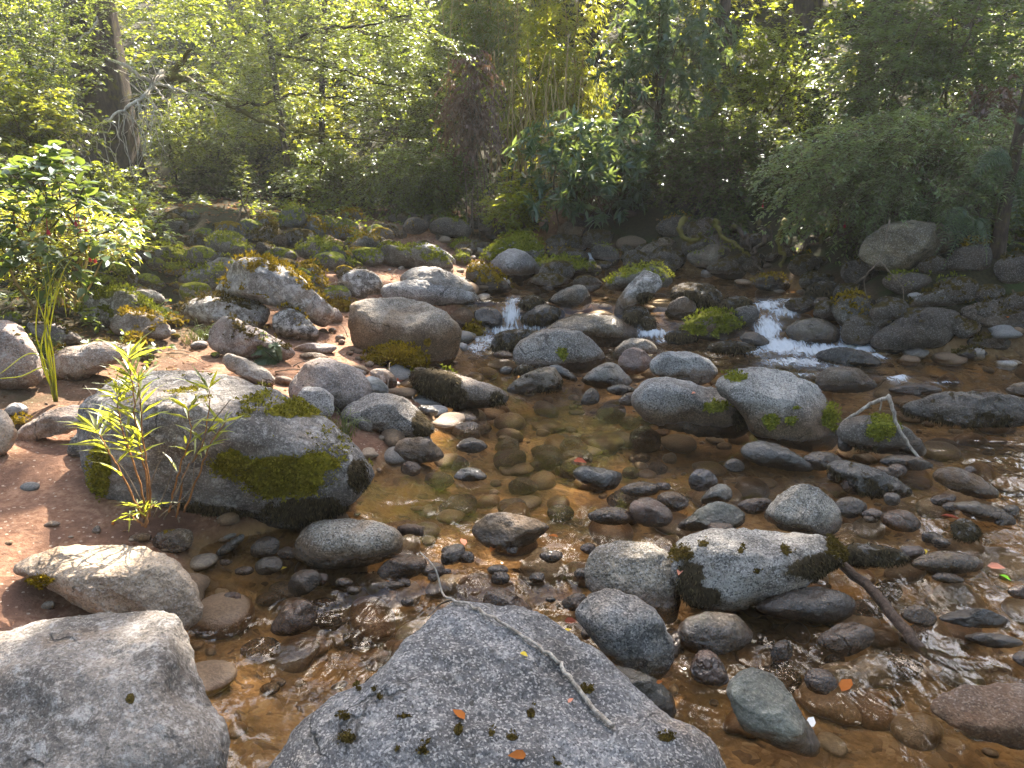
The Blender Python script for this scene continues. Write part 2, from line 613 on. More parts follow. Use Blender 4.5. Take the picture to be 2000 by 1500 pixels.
M['bark_mossy'] = wood_material('mossy_limb_bark', (.035, .027, .018), (.11, .08, .05), 40, .9)
M['dead_wood'] = wood_material('sun_painted_dead_wood', (.36, .31, .26), (.74, .69, .62), 60)  # pale dead wood, lifted further so its colour carries the sunlight
M['grey_wood'] = wood_material('grey_bare_wood', (.24, .20, .16), (.60, .54, .46), 60)
M['moss_olive'] = tuft_material('olive_moss', (.06, .052, .007), (.33, .29, .035))
M['stem'] = wood_material('brown_stem', (.05, .035, .02), (.14, .10, .06), 60)
M['stem_orange'] = wood_material('orange_stem', (.22, .09, .03), (.34, .17, .06), 80)
M['cane'] = wood_material('straw_cane', (.26, .18, .07), (.48, .36, .17), 30)
M['wet_wood'] = wood_material('wet_dark_wood', (.045, .028, .02), (.13, .085, .06), 60, rough=.28)
M['moss_green'] = tuft_material('green_moss', (.045, .055, .007), (.25, .27, .03))
M['moss_gold'] = tuft_material('golden_moss', (.06, .042, .004), (.34, .24, .018))
M['moss_brown'] = tuft_material('brown_moss', (.035, .025, .006), (.14, .105, .026))
M['moss_dark'] = tuft_material('dark_hanging_moss', (.016, .012, .008), (.15, .115, .06))
M['moss_lime'] = tuft_material('lime_moss', (.065, .070, .008), (.36, .36, .05))
M['litter'] = tuft_material('leaf_litter', (.07, .035, .018), (.30, .17, .09), .2)


def land_material():
    m, nt, out = new_mat('soil_and_streambed')
    N = NT(nt)
    v = N.n('TexCoord').outputs['Object']
    sdv = N.attr('sd').outputs['Fac']
    far = N.attr('far').outputs['Fac']
    n1 = N.noise(v, 3, 6, .6)
    n2 = N.noise(v, 40, 5, .7)
    sand = N.mix(N.ramp(n2, .35, .7), rgb(.17, .085, .050), rgb(.33, .195, .125))
    sand = N.mix(N.ramp(n1, .42, .66), sand, rgb(.115, .062, .042))
    grit = N.voro(v, 120)
    gsep = N.n('SeparateColor'); N.set(gsep.inputs[0], grit.outputs['Color'])
    sand = N.mix(N.ramp(gsep.outputs[0], .965, .99), sand, rgb(.34, .26, .20))
    forest = N.mix(N.ramp(n2, .3, .7), rgb(.016, .015, .007), rgb(.042, .036, .016))
    forest = N.mix(N.ramp(n1, .5, .65), forest, rgb(.022, .034, .008))
    bank = N.mix(far, sand, forest)
    # stream bed: stones of many browns
    vd = N.n('VectorMath', operation='ADD')
    nn = N.n('TexNoise'); N.set(nn.inputs['Vector'], v); nn.inputs['Scale'].default_value = 7
    sc = N.n('VectorMath', operation='SCALE'); N.set(sc.inputs[0], nn.outputs['Color']); sc.inputs['Scale'].default_value = .22
    N.set(vd.inputs[0], v); N.set(vd.inputs[1], sc.outputs[0])
    v1 = N.voro(vd.outputs[0], 11)
    e1 = N.voro(vd.outputs[0], 11, 'DISTANCE_TO_EDGE')
    v2 = N.voro(vd.outputs[0], 34)
    s1 = N.n('SeparateColor'); N.set(s1.inputs[0], v1.outputs['Color'])
    s2 = N.n('SeparateColor'); N.set(s2.inputs[0], v2.outputs['Color'])
    bed = N.mix(N.ramp(N.noise(v, 6, 7, .7), .35, .65), rgb(.18, .11, .050), rgb(.42, .275, .13))
    bed = N.mix(N.ramp(s2.outputs[0], .55, .95), bed, N.mix(s2.outputs[1], rgb(.09, .055, .03), rgb(.42, .30, .17)))
    bed = N.mix(N.ramp(n1, .50, .64), bed, N.mix(n2, rgb(.34, .19, .07), rgb(.48, .285, .11)))
    c = N.mix(N.ramp(sdv, -.03, .06), bed, bank)
    damp = N.ramp(sdv, .28, .02)
    c = N.mix(N.math('MULTIPLY', damp, .6), c, N.mix(1.0, c, rgb(.5, .45, .42), 'MULTIPLY'))
    h = N.math('ADD', n2, N.math('MULTIPLY', v2.outputs['Distance'], N.ramp(sdv, .02, -.03, 0, -.8)))
    N.set(out.inputs[0], N.bsdf(c, .92, N.bump(h, .8, .02), .15))
    return m


def water_material():
    m, nt, out = new_mat('stream_water')
    N = NT(nt)
    tc = N.n('TexCoord').outputs['Object']
    ag = N.attr('agit').outputs['Fac']
    mp = N.n('Mapping'); mp.inputs['Scale'].default_value = (1.0, .55, 1.0); mp.inputs['Rotation'].default_value = (0, 0, R_(-28))
    N.set(mp.inputs[0], tc)
    n1 = N.noise(mp.outputs[0], 7, 3, .5, .9)
    n2 = N.noise(mp.outputs[0], 26, 2, .5, .6)
    h = N.math('ADD', N.math('MULTIPLY', n1, 1.0), N.math('MULTIPLY', n2, .30))
    h = N.math('MULTIPLY', h, N.math('ADD', N.math('MULTIPLY', ag, 2.3), .12))
    glassy = N.ramp(N.noise(tc, 1.5, 3, .5, .6), .40, .60, .18, 1.0)
    h = N.math('MULTIPLY', h, glassy)
    nb = N.bump(h, .9, .030)
    fr = N.n('Fresnel'); fr.inputs[0].default_value = 1.33; N.set(fr.inputs['Normal'], nb)
    gl = N.n('BsdfGlossy'); gl.inputs['Roughness'].default_value = .03; N.set(gl.inputs['Normal'], nb)
    tr = N.n('BsdfTransparent'); tr.inputs[0].default_value = rgb(.92, .84, .71)
    mud = N.n('BsdfDiffuse'); mud.inputs[0].default_value = rgb(.23, .135, .06)
    bod = N.n('MixShader'); bod.inputs[0].default_value = .05
    N.set(bod.inputs[1], tr.outputs[0]); N.set(bod.inputs[2], mud.outputs[0])
    mx = N.n('MixShader')
    N.set(mx.inputs[0], N.math('MULTIPLY', fr.outputs[0], 1.3, clamp=True)); N.set(mx.inputs[1], bod.outputs[0]); N.set(mx.inputs[2], gl.outputs[0])
    N.set(out.inputs[0], mx.outputs[0])
    return m


def foam_material():
    m, nt, out = new_mat('white_water')
    N = NT(nt)
    tc = N.n('TexCoord').outputs['Object']
    f = N.attr('foam').outputs['Fac']
    mp = N.n('Mapping'); mp.inputs['Scale'].default_value = (1.0, .35, .25)
    N.set(mp.inputs[0], tc)
    n = N.noise(mp.outputs[0], 30, 6, .65, 1.2)
    fac = N.ramp(N.math('ADD', N.math('MULTIPLY', n, 1.2), N.math('MULTIPLY', f, .80)), .80, 1.34)
    d = N.n('BsdfDiffuse'); d.inputs[0].default_value = rgb(.70, .74, .78)
    tl = N.n('BsdfTranslucent'); tl.inputs[0].default_value = rgb(.7, .76, .82)
    a = N.n('MixShader'); a.inputs[0].default_value = .4; N.set(a.inputs[1], d.outputs[0]); N.set(a.inputs[2], tl.outputs[0])
    g = N.n('BsdfGlossy'); g.inputs['Roughness'].default_value = .12
    N.set(g.inputs['Normal'], N.bump(n, .8, .04))
    b = N.n('MixShader'); b.inputs[0].default_value = .15; N.set(b.inputs[1], a.outputs[0]); N.set(b.inputs[2], g.outputs[0])
    t = N.n('BsdfTransparent')
    x = N.n('MixShader'); N.set(x.inputs[0], fac); N.set(x.inputs[1], t.outputs[0]); N.set(x.inputs[2], b.outputs[0])
    N.set(out.inputs[0], x.outputs[0])
    return m


def haze_material():
    m, nt, out = new_mat('pale_haze')
    N = NT(nt)
    pv = N.n('VolumePrincipled')
    pv.inputs['Color'].default_value = rgb(.92, .93, .92)
    pv.inputs['Density'].default_value = .0017
    pv.inputs['Anisotropy'].default_value = .45
    N.set(out.inputs['Volume'], pv.outputs[0])
    return m


def pebble_material():
    m, nt, out = new_mat('pebbles')
    N = NT(nt)
    v = N.n('TexCoord').outputs['Object']
    t = N.attr('tint').outputs['Fac']
    cr = N.n('ValToRGB')
    els = cr.color_ramp.elements
    els[0].position = 0; els[0].color = rgb(.10, .075, .05)
    els[1].position = 1; els[1].color = rgb(.34, .31, .28)
    for p, c in ((.25, (.20, .125, .07)), (.45, (.17, .165, .155)), (.65, (.27, .19, .12)), (.82, (.28, .26, .24))):
        e = els.new(p); e.color = rgb(*c)
    N.set(cr.inputs[0], t)
    n = N.noise(v, 90, 4, .7)
    c = N.mix(N.ramp(n, .35, .7), N.mix(1.0, cr.outputs[0], rgb(.6, .6, .6), 'MULTIPLY'), cr.outputs[0])
    sub = N.attr('hw').outputs['Fac']
    c = N.mix(N.ramp(sub, .02, -.01), c, N.mix(1.0, c, rgb(.86, .68, .47), 'MULTIPLY'))
    N.set(out.inputs[0], N.bsdf(c, N.ramp(sub, .0, .03, .3, .85), N.bump(n, .5, .01), .35))
    return m


M['land'] = land_material()
M['water'] = water_material()
M['foam'] = foam_material()
M['pebble'] = pebble_material()

# ------------------------------------------------------------------ the setting
def axis(segs):
    out = []
    for a, b, n in segs:
        out.append(np.linspace(a, b, n, endpoint=False))
    return np.concatenate(out + [[segs[-1][1]]])


def grid_faces(nx, ny):
    i = np.arange(ny - 1)[:, None] * nx
    j = np.arange(nx - 1)
    return np.stack([i + j, i + j + 1, i + nx + j + 1, i + nx + j], -1).reshape(-1, 4)


gx = axis([(-46, -14, 24), (-14, -5, 50), (-5, 5, 330), (5, 14, 60), (14, 46, 24)])
gy = axis([(-30, 0.8, 30), (0.8, 8, 300), (8, 14, 130), (14, 30, 70), (30, 56, 20)])
X, Y = np.meshgrid(gx, gy)
SDV = stream_sd(X, Y)
Z = land_z(X, Y, SDV)
far = sstep(0.9, 2.6, SDV + 0.9 * fbm(np.stack([X.ravel(), Y.ravel(), 0 * X.ravel()], -1) * .9, 3).reshape(X.shape) + 0.16 * np.clip(Y - 5, 0, 8))
far = np.maximum(far, sstep(-.2, .2, SDV) * sstep(0.2, 1.0, X) * sstep(5, 5.6, Y))
o = mesh_object('ground', np.stack([X, Y, Z], -1).reshape(-1, 3), [grid_faces(len(gx), len(gy))], M['land'], smooth=True,
                attrs=dict(sd=SDV.ravel(), far=far.ravel()))
tag(o, kind='structure')

wx = axis([(-3.2, 0, 150), (0, 4, 200), (4, 8.4, 60)])
wy = axis([(-4, 1.0, 12), (1.0, 4, 200), (4, 7.5, 220), (7.5, 12.5, 60)])
X, Y = np.meshgrid(wx, wy)
SDV = stream_sd(X, Y)
q = np.stack([X.ravel(), Y.ravel(), 0 * X.ravel()], -1)
y0 = 6.45 - 0.16 * np.clip(X, -1, 4)
riff = np.exp(-((Y - 2.45) / .42) ** 2) * sstep(-1.4, -.5, X) * (1 - sstep(2.2, 3.0, X)) + np.exp(-((Y - y0 + .25) / .5) ** 2)
riff = riff + .35 * np.exp(-((X + .55 - .1 * (Y - 1.6)) / .22) ** 2) * (Y < 2.6) + .45 * sstep(1.0, 2.5, X) * np.exp(-((Y - 3.2) / .7) ** 2)
riff = np.clip(riff, 0, 1.2)
WZ = water_z(X, Y) + (.006 + .016 * riff) * fbm(q * np.array([7, 4.5, 1]), 3).reshape(X.shape) + .004 * riff * fbm(q * 22, 2).reshape(X.shape)
F4 = grid_faces(len(wx), len(wy))
keep = (SDV.ravel()[F4] < .25).any(1)
o = mesh_object('water', np.stack([X, Y, WZ], -1).reshape(-1, 3), [F4[keep]], M['water'], smooth=True, attrs=dict(agit=riff.ravel()))
tag(o, kind='structure')

# ------------------------------------------------------------------ rocks
_ICO = {}


def ico(n):
    if n not in _ICO:
        b = bmesh.new()
        bmesh.ops.create_icosphere(b, subdivisions=n, radius=1)
        v = np.array([q.co[:] for q in b.verts])
        f = np.array([[q.index for q in p.verts] for p in b.faces])
        b.free()
        _ICO[n] = (nrmz(v), f)
    return _ICO[n]


CROP = dict(a=(0, 450), b=(650, 450), c=(1300, 450), d=(0, 975), e=(650, 975), f=(1300, 975), g=(650, 0), h=(1300, 0), i=(0, 0))


def pix(crop, s):
    p = np.array([[float(q) for q in w.split(',')] for w in s.split()])
    if crop == 'p':
        return p
    return p * 0.35 + np.array(CROP[crop])


def vnormals(v, f):
    n = np.cross(v[f[:, 1]] - v[f[:, 0]], v[f[:, 2]] - v[f[:, 0]])
    o = np.zeros_like(v)
    for k in range(3):
        np.add.at(o, f[:, k], n)
    return nrmz(o)


# colour, speckle, lichen, wetness, stain height, moss, moss tint, hair
STY = {
    'gran': ((.27, .265, .26), .9, .12, 0, .10, .0, 'green', 0),
    'pale': ((.40, .365, .32), .5, .15, 0, .10, .0, 'gold', 0),
    'tan': ((.27, .20, .125), .9, .0, .05, .12, .0, 'gold', 0),
    'pink': ((.34, .275, .245), .6, .75, 0, .12, .28, 'brown', 0),
    'lich': ((.24, .225, .21), .5, 1.0, 0, .15, .38, 'brown', 0),
    'mossy': ((.14, .125, .10), .4, .5, 0, .12, .68, 'green', 0),
    'gold': ((.13, .11, .08), .3, .2, 0, .12, .80, 'gold', 0),
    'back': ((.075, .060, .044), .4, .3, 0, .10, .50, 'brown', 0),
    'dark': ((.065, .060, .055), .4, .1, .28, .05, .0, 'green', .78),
    'wet': ((.18, .172, .16), .4, .1, .45, .10, .0, 'green', 0),
    'brown': ((.19, .115, .065), .6, .0, .35, .20, .0, 'green', 0),
    'slate': ((.17, .18, .185), .15, .05, .10, .04, .0, 'green', 0),
    'wslate': ((.13, .145, .155), .15, .05, .55, .05, .0, 'green', 0),
    'green': ((.235, .245, .225), .3, .2, .05, .06, .0, 'green', 0),
    'red': ((.24, .155, .125), .3, .1, .05, .06, .0, 'green', 0),
}
MT = dict(olive=(.21, .19, .022), green=(.15, .16, .02), gold=(.20, .135, .012), brown=(.075, .055, .015), lime=(.20, .22, .035))
ROCKS = {}
GROUP = dict(boulder='boulders in and beside the stream', rock='rocks in and beside the stream', stone='stones in and beside the stream')


def rock(key, crop, poly, sty, label, by=None, dr=.8, top=.72, moss=None, hair=None, spots=(), hspots=(), name=None, tint=None,
         rnd=15, cuts=9, wet=None, lich=None, stain=None, push=.45, tuft=True, ctr=None, mt=None, group=None, bed=False, flat=None, rough=1.0):
    P = pix(crop, poly)
    for _ in range(2):                                       # round the traced outline
        nx = np.roll(P, -1, 0)
        P = np.stack([.75 * P + .25 * nx, .25 * P + .75 * nx], 1).reshape(-1, 2)
    lo, hi = P.min(0), P.max(0)
    P = (P - (lo + hi) / 2) * 1.07 + (lo + hi) / 2
    cx, cy = (lo + hi) / 2
    wpx, hpx = hi - lo
    byp = hi[1] if by is None else by
    pb = hit(cx, byp - .02 * hpx, bed)
    Zb = (pb - CAM) @ FW
    size_a = wpx * .5 * Zb / F
    size_h = hpx * .5 * Zb / F
    b = dr * (.55 * size_a + .45 * size_h)
    b = min(b, 1.6 * min(size_a, size_h * 1.6))
    Zc = Zb + push * b
    s = Zc / F
    C = CAM + ray(cx, cy) * Zc
    Nv = -nrmz(ray(cx, cy))
    Uv = RT
    Vv = np.cross(Nv, Uv)
    rg = np.random.default_rng(abs(hash_str(key)) % 2 ** 31)
    big = max(wpx, hpx)
    sub = 7 if big > 330 else 6 if big > 110 else 5 if big > 45 else 4
    rnd = rnd * rg.uniform(.8, 1.9)
    dv, f = ico(sub)
    inv = np.ones(len(dv))
    lup = np.array([0, Vv[2], Nv[2]])
    ns = [nrmz(lup + rg.normal(0, .10, 3))]
    ds = [top]
    for _ in range(cuts):
        ns.append(nrmz(rg.normal(size=3)))
        ds.append(rg.uniform(.60, .92))
    for n_, d_ in zip(ns, ds):
        q = np.clip(dv @ n_, 0, None) / d_
        inv = inv + q ** rnd
    v = dv * (inv ** (-1 / rnd))[:, None]
    # fit the outline
    phi = np.arctan2(v[:, 1], v[:, 0])
    rho = np.hypot(v[:, 0], v[:, 1])
    K = 96
    bi = ((phi + math.pi) / (2 * math.pi) * K).astype(int) % K
    ext = np.zeros(K)
    np.maximum.at(ext, bi, rho)
    ext = np.maximum.reduce([np.roll(ext, -1), ext, np.roll(ext, 1)])
    ext = (np.roll(ext, 1) + ext * 2 + np.roll(ext, -1)) / 4
    rp = np.hypot(P[:, 0] - cx, P[:, 1] - cy)
    pp = np.arctan2(-(P[:, 1] - cy), P[:, 0] - cx)
    od = np.argsort(pp)
    ang = (np.arange(K) + .5) / K * 2 * math.pi - math.pi
    rr = np.interp(ang, pp[od], rp[od], period=2 * math.pi)
    ratio = rr / ext
    sc = np.interp(phi, ang, ratio, period=2 * math.pi)
    loc = np.stack([v[:, 0] * sc * s, v[:, 1] * sc * s, v[:, 2] * b], 1)
    W = C + loc[:, :1] * Uv + loc[:, 1:2] * Vv + loc[:, 2:] * Nv
    # roughen
    nm = vnormals(W, f)
    sz = (size_a * size_h) ** .5
    q = (W - C) / sz + rg.random(3) * 90
    disp = .070 * fbm(q * 1.7, 3) + .046 * fbm(q * 4.2, 4) + .012 * perlin(q * 15)
    if sub >= 6:
        disp = disp + .004 * perlin(q * 38)
    W = W + nm * (disp * sz * rough)[:, None]
    nm = vnormals(W, f)
    w_ = water_z(W[:, 0], W[:, 1])
    s0 = stream_sd(W[:, 0], W[:, 1])
    l_ = land_z(W[:, 0], W[:, 1], s0)
    hw = W[:, 2] - np.where(s0 < .05, np.maximum(w_, l_), l_)
    hw = np.where(s0 < .15, hw, hw + .06)
    S = STY[sty]
    mo = S[5] if moss is None else moss
    ha = S[7] if hair is None else hair
    nq = fbm(q * 2.4 + 31, 6, .62)
    px, py, _ = proj(W)
    facing = (CAM - W) / np.linalg.norm(CAM - W, axis=1)[:, None]
    front = (facing * nm).sum(1) > -.2
    ma = sstep(-.30, .34, nm[:, 2] * .45 + nq * 1.15 + mo * 1.5 - 1.05) if mo > 0 else np.zeros(len(W))
    for (sx, sy, srx, sry) in spots:
        dd = np.hypot((px - sx) / srx, (py - sy) / sry) + .8 * nq
        ma = np.maximum(ma, sstep(1.45, .5, dd) * front)
    hm = sstep(-.28, .32, nq * 1.1 + ha * 1.5 - .95 - .25 * nm[:, 2] + .12 * sstep(.12, .02, hw)) if ha > 0 else np.zeros(len(W))
    for (sx, sy, srx, sry) in hspots:
        dd = np.hypot((px - sx) / srx, (py - sy) / sry) + .8 * nq
        hm = np.maximum(hm, sstep(1.45, .5, dd) * front)
    hm = hm * sstep(-.01, .012, hw)
    ma = ma * (1 - hm) * sstep(0, .02, hw)
    base = C.copy()
    nme = name or ('boulder' if big > 190 else 'rock' if big > 75 else 'stone')
    ob = mesh_object(nme, W, [f], M['rock'], origin=base, smooth=True, attrs=dict(moss=ma, hair=hm, hw=hw))
    c = np.array(tint or S[0]) * rg.uniform(.92, 1.08) * .70
    ob.color = (*c, 1)
    ob['speckle'] = S[1]
    ob['lichen'] = S[2] if lich is None else lich
    ob['wetness'] = float(S[3] if wet is None else wet)
    ob['stain'] = S[4] if stain is None else stain
    mk = mt or S[6]
    ob['moss_tint'] = MT[mk]
    tag(ob, label, nme, group or GROUP.get(nme, 'rocks in and beside the stream'))
    ROCKS[key] = (ob, W, f, nm)
    # real moss: short tufts standing on the moss, long ones hanging from the dark fringe
    if tuft:
        pxm = F / Zc * .512                                  # render pixels per metre
        A = .5 * np.linalg.norm(np.cross(W[f[:, 1]] - W[f[:, 0]], W[f[:, 2]] - W[f[:, 0]]), axis=1)
        vis = front[f].any(1) & (hw[f].min(1) > -.01)
        for kind, msk in (('moss', ma), ('hair', hm)):
            wgt = A * np.where(vis, sstep(.12, .75, msk[f].mean(1)) ** 1.3, 0)
            area = wgt.sum()
            n = int(min(area * pxm * pxm / (2.2 if kind == 'moss' else 2.6), 16000))
            if n < 40:
                continue
            fi = rg.choice(len(f), n, p=wgt / area)
            bc = rg.dirichlet((1, 1, 1), n)
            p0 = (W[f[fi]] * bc[..., None]).sum(1)
            n0 = nrmz((nm[f[fi]] * bc[..., None]).sum(1))
            if kind == 'moss':
                L = np.clip(3.4 / pxm, .007, .026) * rg.uniform(.5, 1.3, n)
                clump = np.clip(fbm(p0 * 16 + 9, 2) + .3, 0, 1)
                p0 = p0 + n0 * (clump * L.mean() * 2.2)[:, None]
                d = n0 + rg.normal(0, .55, (n, 3)) + np.array([0, 0, .25])
                mname, mm = 'moss', M['moss_' + mk]
                wd = L * .55
            else:
                L = np.clip(4.0 / pxm, .010, .045) * rg.uniform(.4, 1.4, n)
                d = n0 * .5 + rg.normal(0, .32, (n, 3)) - np.array([0, 0, .8])
                mname, mm = 'hanging_moss', M['moss_dark']
                wd = L * .22
            B = MB()
            leaves(B, p0 - nrmz(d) * .002, d, n0 + rg.normal(0, .6, (n, 3)), L, wd, np.clip(rg.random(n) * .7 + .3 * clump if kind == 'moss' else rg.random(n) ** 1.5, 0, 1))
            B.build(mname, mm, ob, origin=base)
    return ob


def hash_str(s):
    h = 17
    for ch in s:
        h = (h * 131 + ord(ch)) % 1000003
    return h


# --- the near shore
rock('d1', 'p', '-90,1240 0,1198 60,1188 140,1182 230,1180 290,1190 318,1215 338,1255 365,1320 400,1385 425,1430 440,1500 430,1640 150,1700 -90,1650', 'lich',
     'huge grey boulder with pale blotches in the bottom left corner, its back edge in sun', dr=.9, by=1560, moss=.0, lich=.75, tint=(.225, .20, .18), spots=[(255, 1365, 9, 12)], top=.62, stain=.02, cuts=4)
rock('d2', 'd', '80,410 130,340 230,270 400,245 600,240 760,250 880,300 970,370 1040,450 1100,560 1110,640 1060,720 980,740 900,690 800,660 560,660 330,520 200,440', 'pale',
     'smooth sunlit beige boulder with leaf shadows running down into the water', dr=.8, tint=(.46, .36, .265), lich=0, spots=[(78, 1132, 28, 9)], mt='gold', top=.6, cuts=4, wet=0, stain=.05)
rock('a1', 'p', '168,800 180,762 224,732 290,712 353,708 437,723 507,754 560,790 612,817 665,856 697,887 720,925 705,955 640,1005 500,1045 385,1062 320,1040 235,1000 185,975 168,900', 'lich',
     'large lichened boulder with lime green moss and a dark mossy skirt by the pool', dr=.85, moss=.24, mt='olive', lich=.7, tint=(.175, .16, .15), spots=[(550, 930, 92, 46), (620, 900, 40, 24), (650, 905, 18, 16), (195, 930, 20, 60), (570, 800, 60, 16), (450, 905, 40, 30)], top=.80,
     hspots=[(700, 925, 22, 32), (600, 1000, 100, 26), (430, 1025, 80, 34), (350, 1015, 50, 36)], stain=.02, cuts=5)
rock('d3', 'd', '855,250 870,190 930,165 1060,160 1078,230 1045,292 960,305 880,280', 'gran', 'small rock capped by a cushion of moss under the leafy seedlings', spots=[(325, 1015, 32, 24)], mt='gold', tint=(.2, .17, .12))
rock('d4', 'd', '700,220 760,190 840,190 845,235 770,245', 'tan', 'little brown stone next to the moss-capped rock below the seedlings')
rock('d5', 'p', '578,1075 588,1042 610,1022 650,1013 720,1018 765,1030 784,1055 776,1082 730,1100 650,1110 600,1104 582,1092', 'gran',
     'egg-shaped granite boulder, grey above and tan below, at the head of the small riffle', tint=(.36, .325, .27), stain=.12, cuts=5, top=.75)
rock('d6', 'd', '1510,720 1560,640 1600,580 1680,558 1750,590 1772,660 1720,745 1560,760', 'brown', 'round wet brown cobble alone in the near left channel', tint=(.24, .16, .08), wet=.5)
rock('d7', 'd', '1610,480 1630,420 1690,390 1770,400 1792,450 1740,515 1680,540 1620,515', 'wet', 'dark wet stone just below the egg-shaped granite boulder')
rock('d8', 'd', '1415,375 1470,320 1550,318 1585,370 1540,415 1450,425', 'green', 'pale blue-green stone in the shallow riffle beside a yellow leaf')
rock('d9', 'd', '1310,400 1330,378 1400,373 1422,400 1390,424 1320,424', 'pale', 'whitish brick-shaped stone in the shallow riffle')
rock('d10', 'd', '1390,300 1420,230 1500,198 1562,240 1540,315 1440,330', 'wet', 'shiny wet stone in the riffle between mossy boulder and egg-shaped boulder', wet=.9)
rock('d11', 'd', '1205,295 1270,240 1340,188 1365,210 1310,285 1230,325', 'wslate', 'narrow slanting wet stone at the foot of the big mossy boulder')
rock('d13', 'd', '230,592 265,560 310,578 302,612 240,622', 'pale', 'white pebble on the sunlit sand behind the corner boulder', tint=(.7, .68, .64), lich=0)
rock('d14', 'd', '240,142 290,115 345,132 312,158 250,162', 'pale', 'flat pale pebble bedded in the shaded red sand', tint=(.4, .36, .33))
rock('d15', 'd', '512,172 540,138 562,160 562,192 520,198', 'gran', 'small grey pebble among dry needles near the seedlings')
rock('e1', 'p', '500,1560 570,1478 600,1440 650,1400 710,1352 770,1300 820,1243 858,1207 900,1190 960,1192 1030,1200 1080,1225 1130,1260 1180,1310 1250,1370 1290,1410 1350,1437 1392,1490 1420,1570 1300,1700 950,1760 650,1700', 'gran',
     'very large blue-grey boulder at the bottom centre with a bare stick lying on it', by=1640, dr=.7, tint=(.18, .18, .19), lich=.55, top=.55, cuts=4, wet=.10, stain=.01, push=.55,
     spots=[(700, 1345, 5, 5), (730, 1346, 5, 5), (742, 1362, 6, 5), (790, 1398, 12, 6), (895, 1425, 8, 11), (1037, 1393, 9, 12), (1148, 1347, 16, 9), (825, 1465, 12, 9), (830, 1450, 6, 6), (960, 1432, 6, 6), (780, 1460, 7, 6), (680, 1440, 16, 12), (675, 1400, 12, 7), (1000, 1440, 12, 7), (1300, 1440, 20, 9), (1090, 1490, 9, 6)], mt='brown')
rock('e4', 'p', '1140,1290 1180,1300 1240,1312 1290,1330 1311,1365 1312,1402 1262,1400 1190,1370', 'wslate', 'smooth wet olive slab behind the bottom centre boulder', by=1400, wet=.8, tint=(.16, .15, .11))
rock('e2', 'e', '1413,420 1430,330 1480,280 1590,243 1720,243 1830,280 1905,330 1932,430 1922,560 1880,690 1750,640 1600,560 1450,535', 'gran',
     'round tan granite boulder leaning behind a two-toned grey one', by=1180, tint=(.35, .305, .24), lich=0, spots=(), cuts=5, stain=.06)
rock('e3', 'e', '1376,640 1398,570 1470,528 1580,515 1700,560 1820,640 1882,760 1883,860 1852,945 1780,990 1650,940 1520,860 1440,750 1388,690', 'gran',
     'rounded two-toned boulder, smooth slate grey and speckled, in front of the tan one', tint=(.25, .255, .26), wet=.16, cuts=5, stain=.02, lich=.1)
rock('e5', 'e', '768,170 830,110 920,78 1020,88 1120,118 1215,150 1175,192 1080,255 980,290 890,272 815,225', 'lich', 'low rock with dark moss fringe at the lip of the riffle, orange leaf below', hair=.34, moss=0, wet=.2)
rock('e6', 'e', '838,590 850,530 920,498 1010,530 1080,580 1118,630 1100,668 1000,645 900,622', 'brown', 'shiny orange-brown stone behind the tip of the bottom centre boulder', tint=(.24, .14, .055), wet=.7)
rock('e7', 'e', '1268,580 1320,540 1380,522 1422,550 1402,612 1330,625', 'tan', 'small tan stone tucked against the round granite boulder', wet=.2)
rock('e8', 'e', '238,430 300,340 400,303 500,328 532,372 450,435 360,460', 'brown', 'dark brown wet rock under the egg-shaped granite boulder', tint=(.17, .11, .06))
rock('e10', 'e', '248,490 280,463 360,458 412,475 370,502 280,508', 'gran', 'thin flat pale stone barely above the near channel')
rock('e11', 'e', '598,330 630,270 700,248 740,270 722,352 620,368', 'wet', 'wet stone under the tiny fall at the riffle lip', wet=.9)
rock('e12', 'e', '1405,90 1480,58 1580,38 1645,70 1692,112 1600,145 1480,135', 'tan', 'low speckled stone half sunk left of the purple-brown stone')
rock('e13', 'e', '1648,60 1690,8 1760,-12 1832,20 1902,90 1880,142 1780,158 1690,124', 'red', 'smooth wet purple-brown stone with a pale vein at the pool edge', tint=(.23, .15, .115), wet=.3)
rock('e14', 'e', '1378,750 1410,708 1442,760 1412,795', 'tan', 'tiny tan stone in the gap left of the two-toned boulder')
rock('e15', 'e', '1880,780 1918,738 1942,790 1922,885 1888,885', 'pale', 'small upright pale stone right of the two-toned boulder')
rock('f1', 'f', '45,290 120,230 240,180 400,163 600,168 780,190 905,220 975,290 965,345 880,410 700,510 520,570 400,605 300,618 180,595 95,530 55,400', 'gran',
     'long speckled granite boulder trimmed with hanging moss at both ends', tint=(.33, .315, .295), lich=.05, moss=0, spots=[(1632, 1075, 22, 35), (1335, 1083, 22, 18), (1375, 1062, 9, 6), (1448, 1076, 7, 6), (1535, 1076, 10, 9), (1480, 1115, 5, 6)], mt='brown',
     hspots=[(1345, 1140, 30, 45), (1590, 1110, 55, 28), (1380, 1165, 30, 20)], cuts=5, stain=.03, top=.7)
rock('f2', 'f', '495,620 560,560 680,508 800,488 930,498 1040,550 1055,612 980,675 840,695 650,655', 'wet', 'glossy dark slab just below the long speckled granite boulder', tint=(.12, .10, .08), wet=.8, cuts=5)
rock('f3', 'f', '58,760 110,680 200,638 380,638 440,690 492,770 400,835 300,865 130,855', 'wet', 'wet grey-tan rock under the left end of the long granite boulder', tint=(.20, .175, .13), wet=.45)
rock('f4', 'f', '345,1090 388,1010 460,958 550,945 640,1000 702,1090 742,1180 802,1280 825,1370 790,1415 650,1380 500,1320 418,1265 388,1160', 'green',
     'pointed grey-green boulder with a crack, standing in the brown shallows at lower right', tint=(.23, .235, .20), cuts=9, rnd=16, wet=.18, dr=.7, lich=.1)
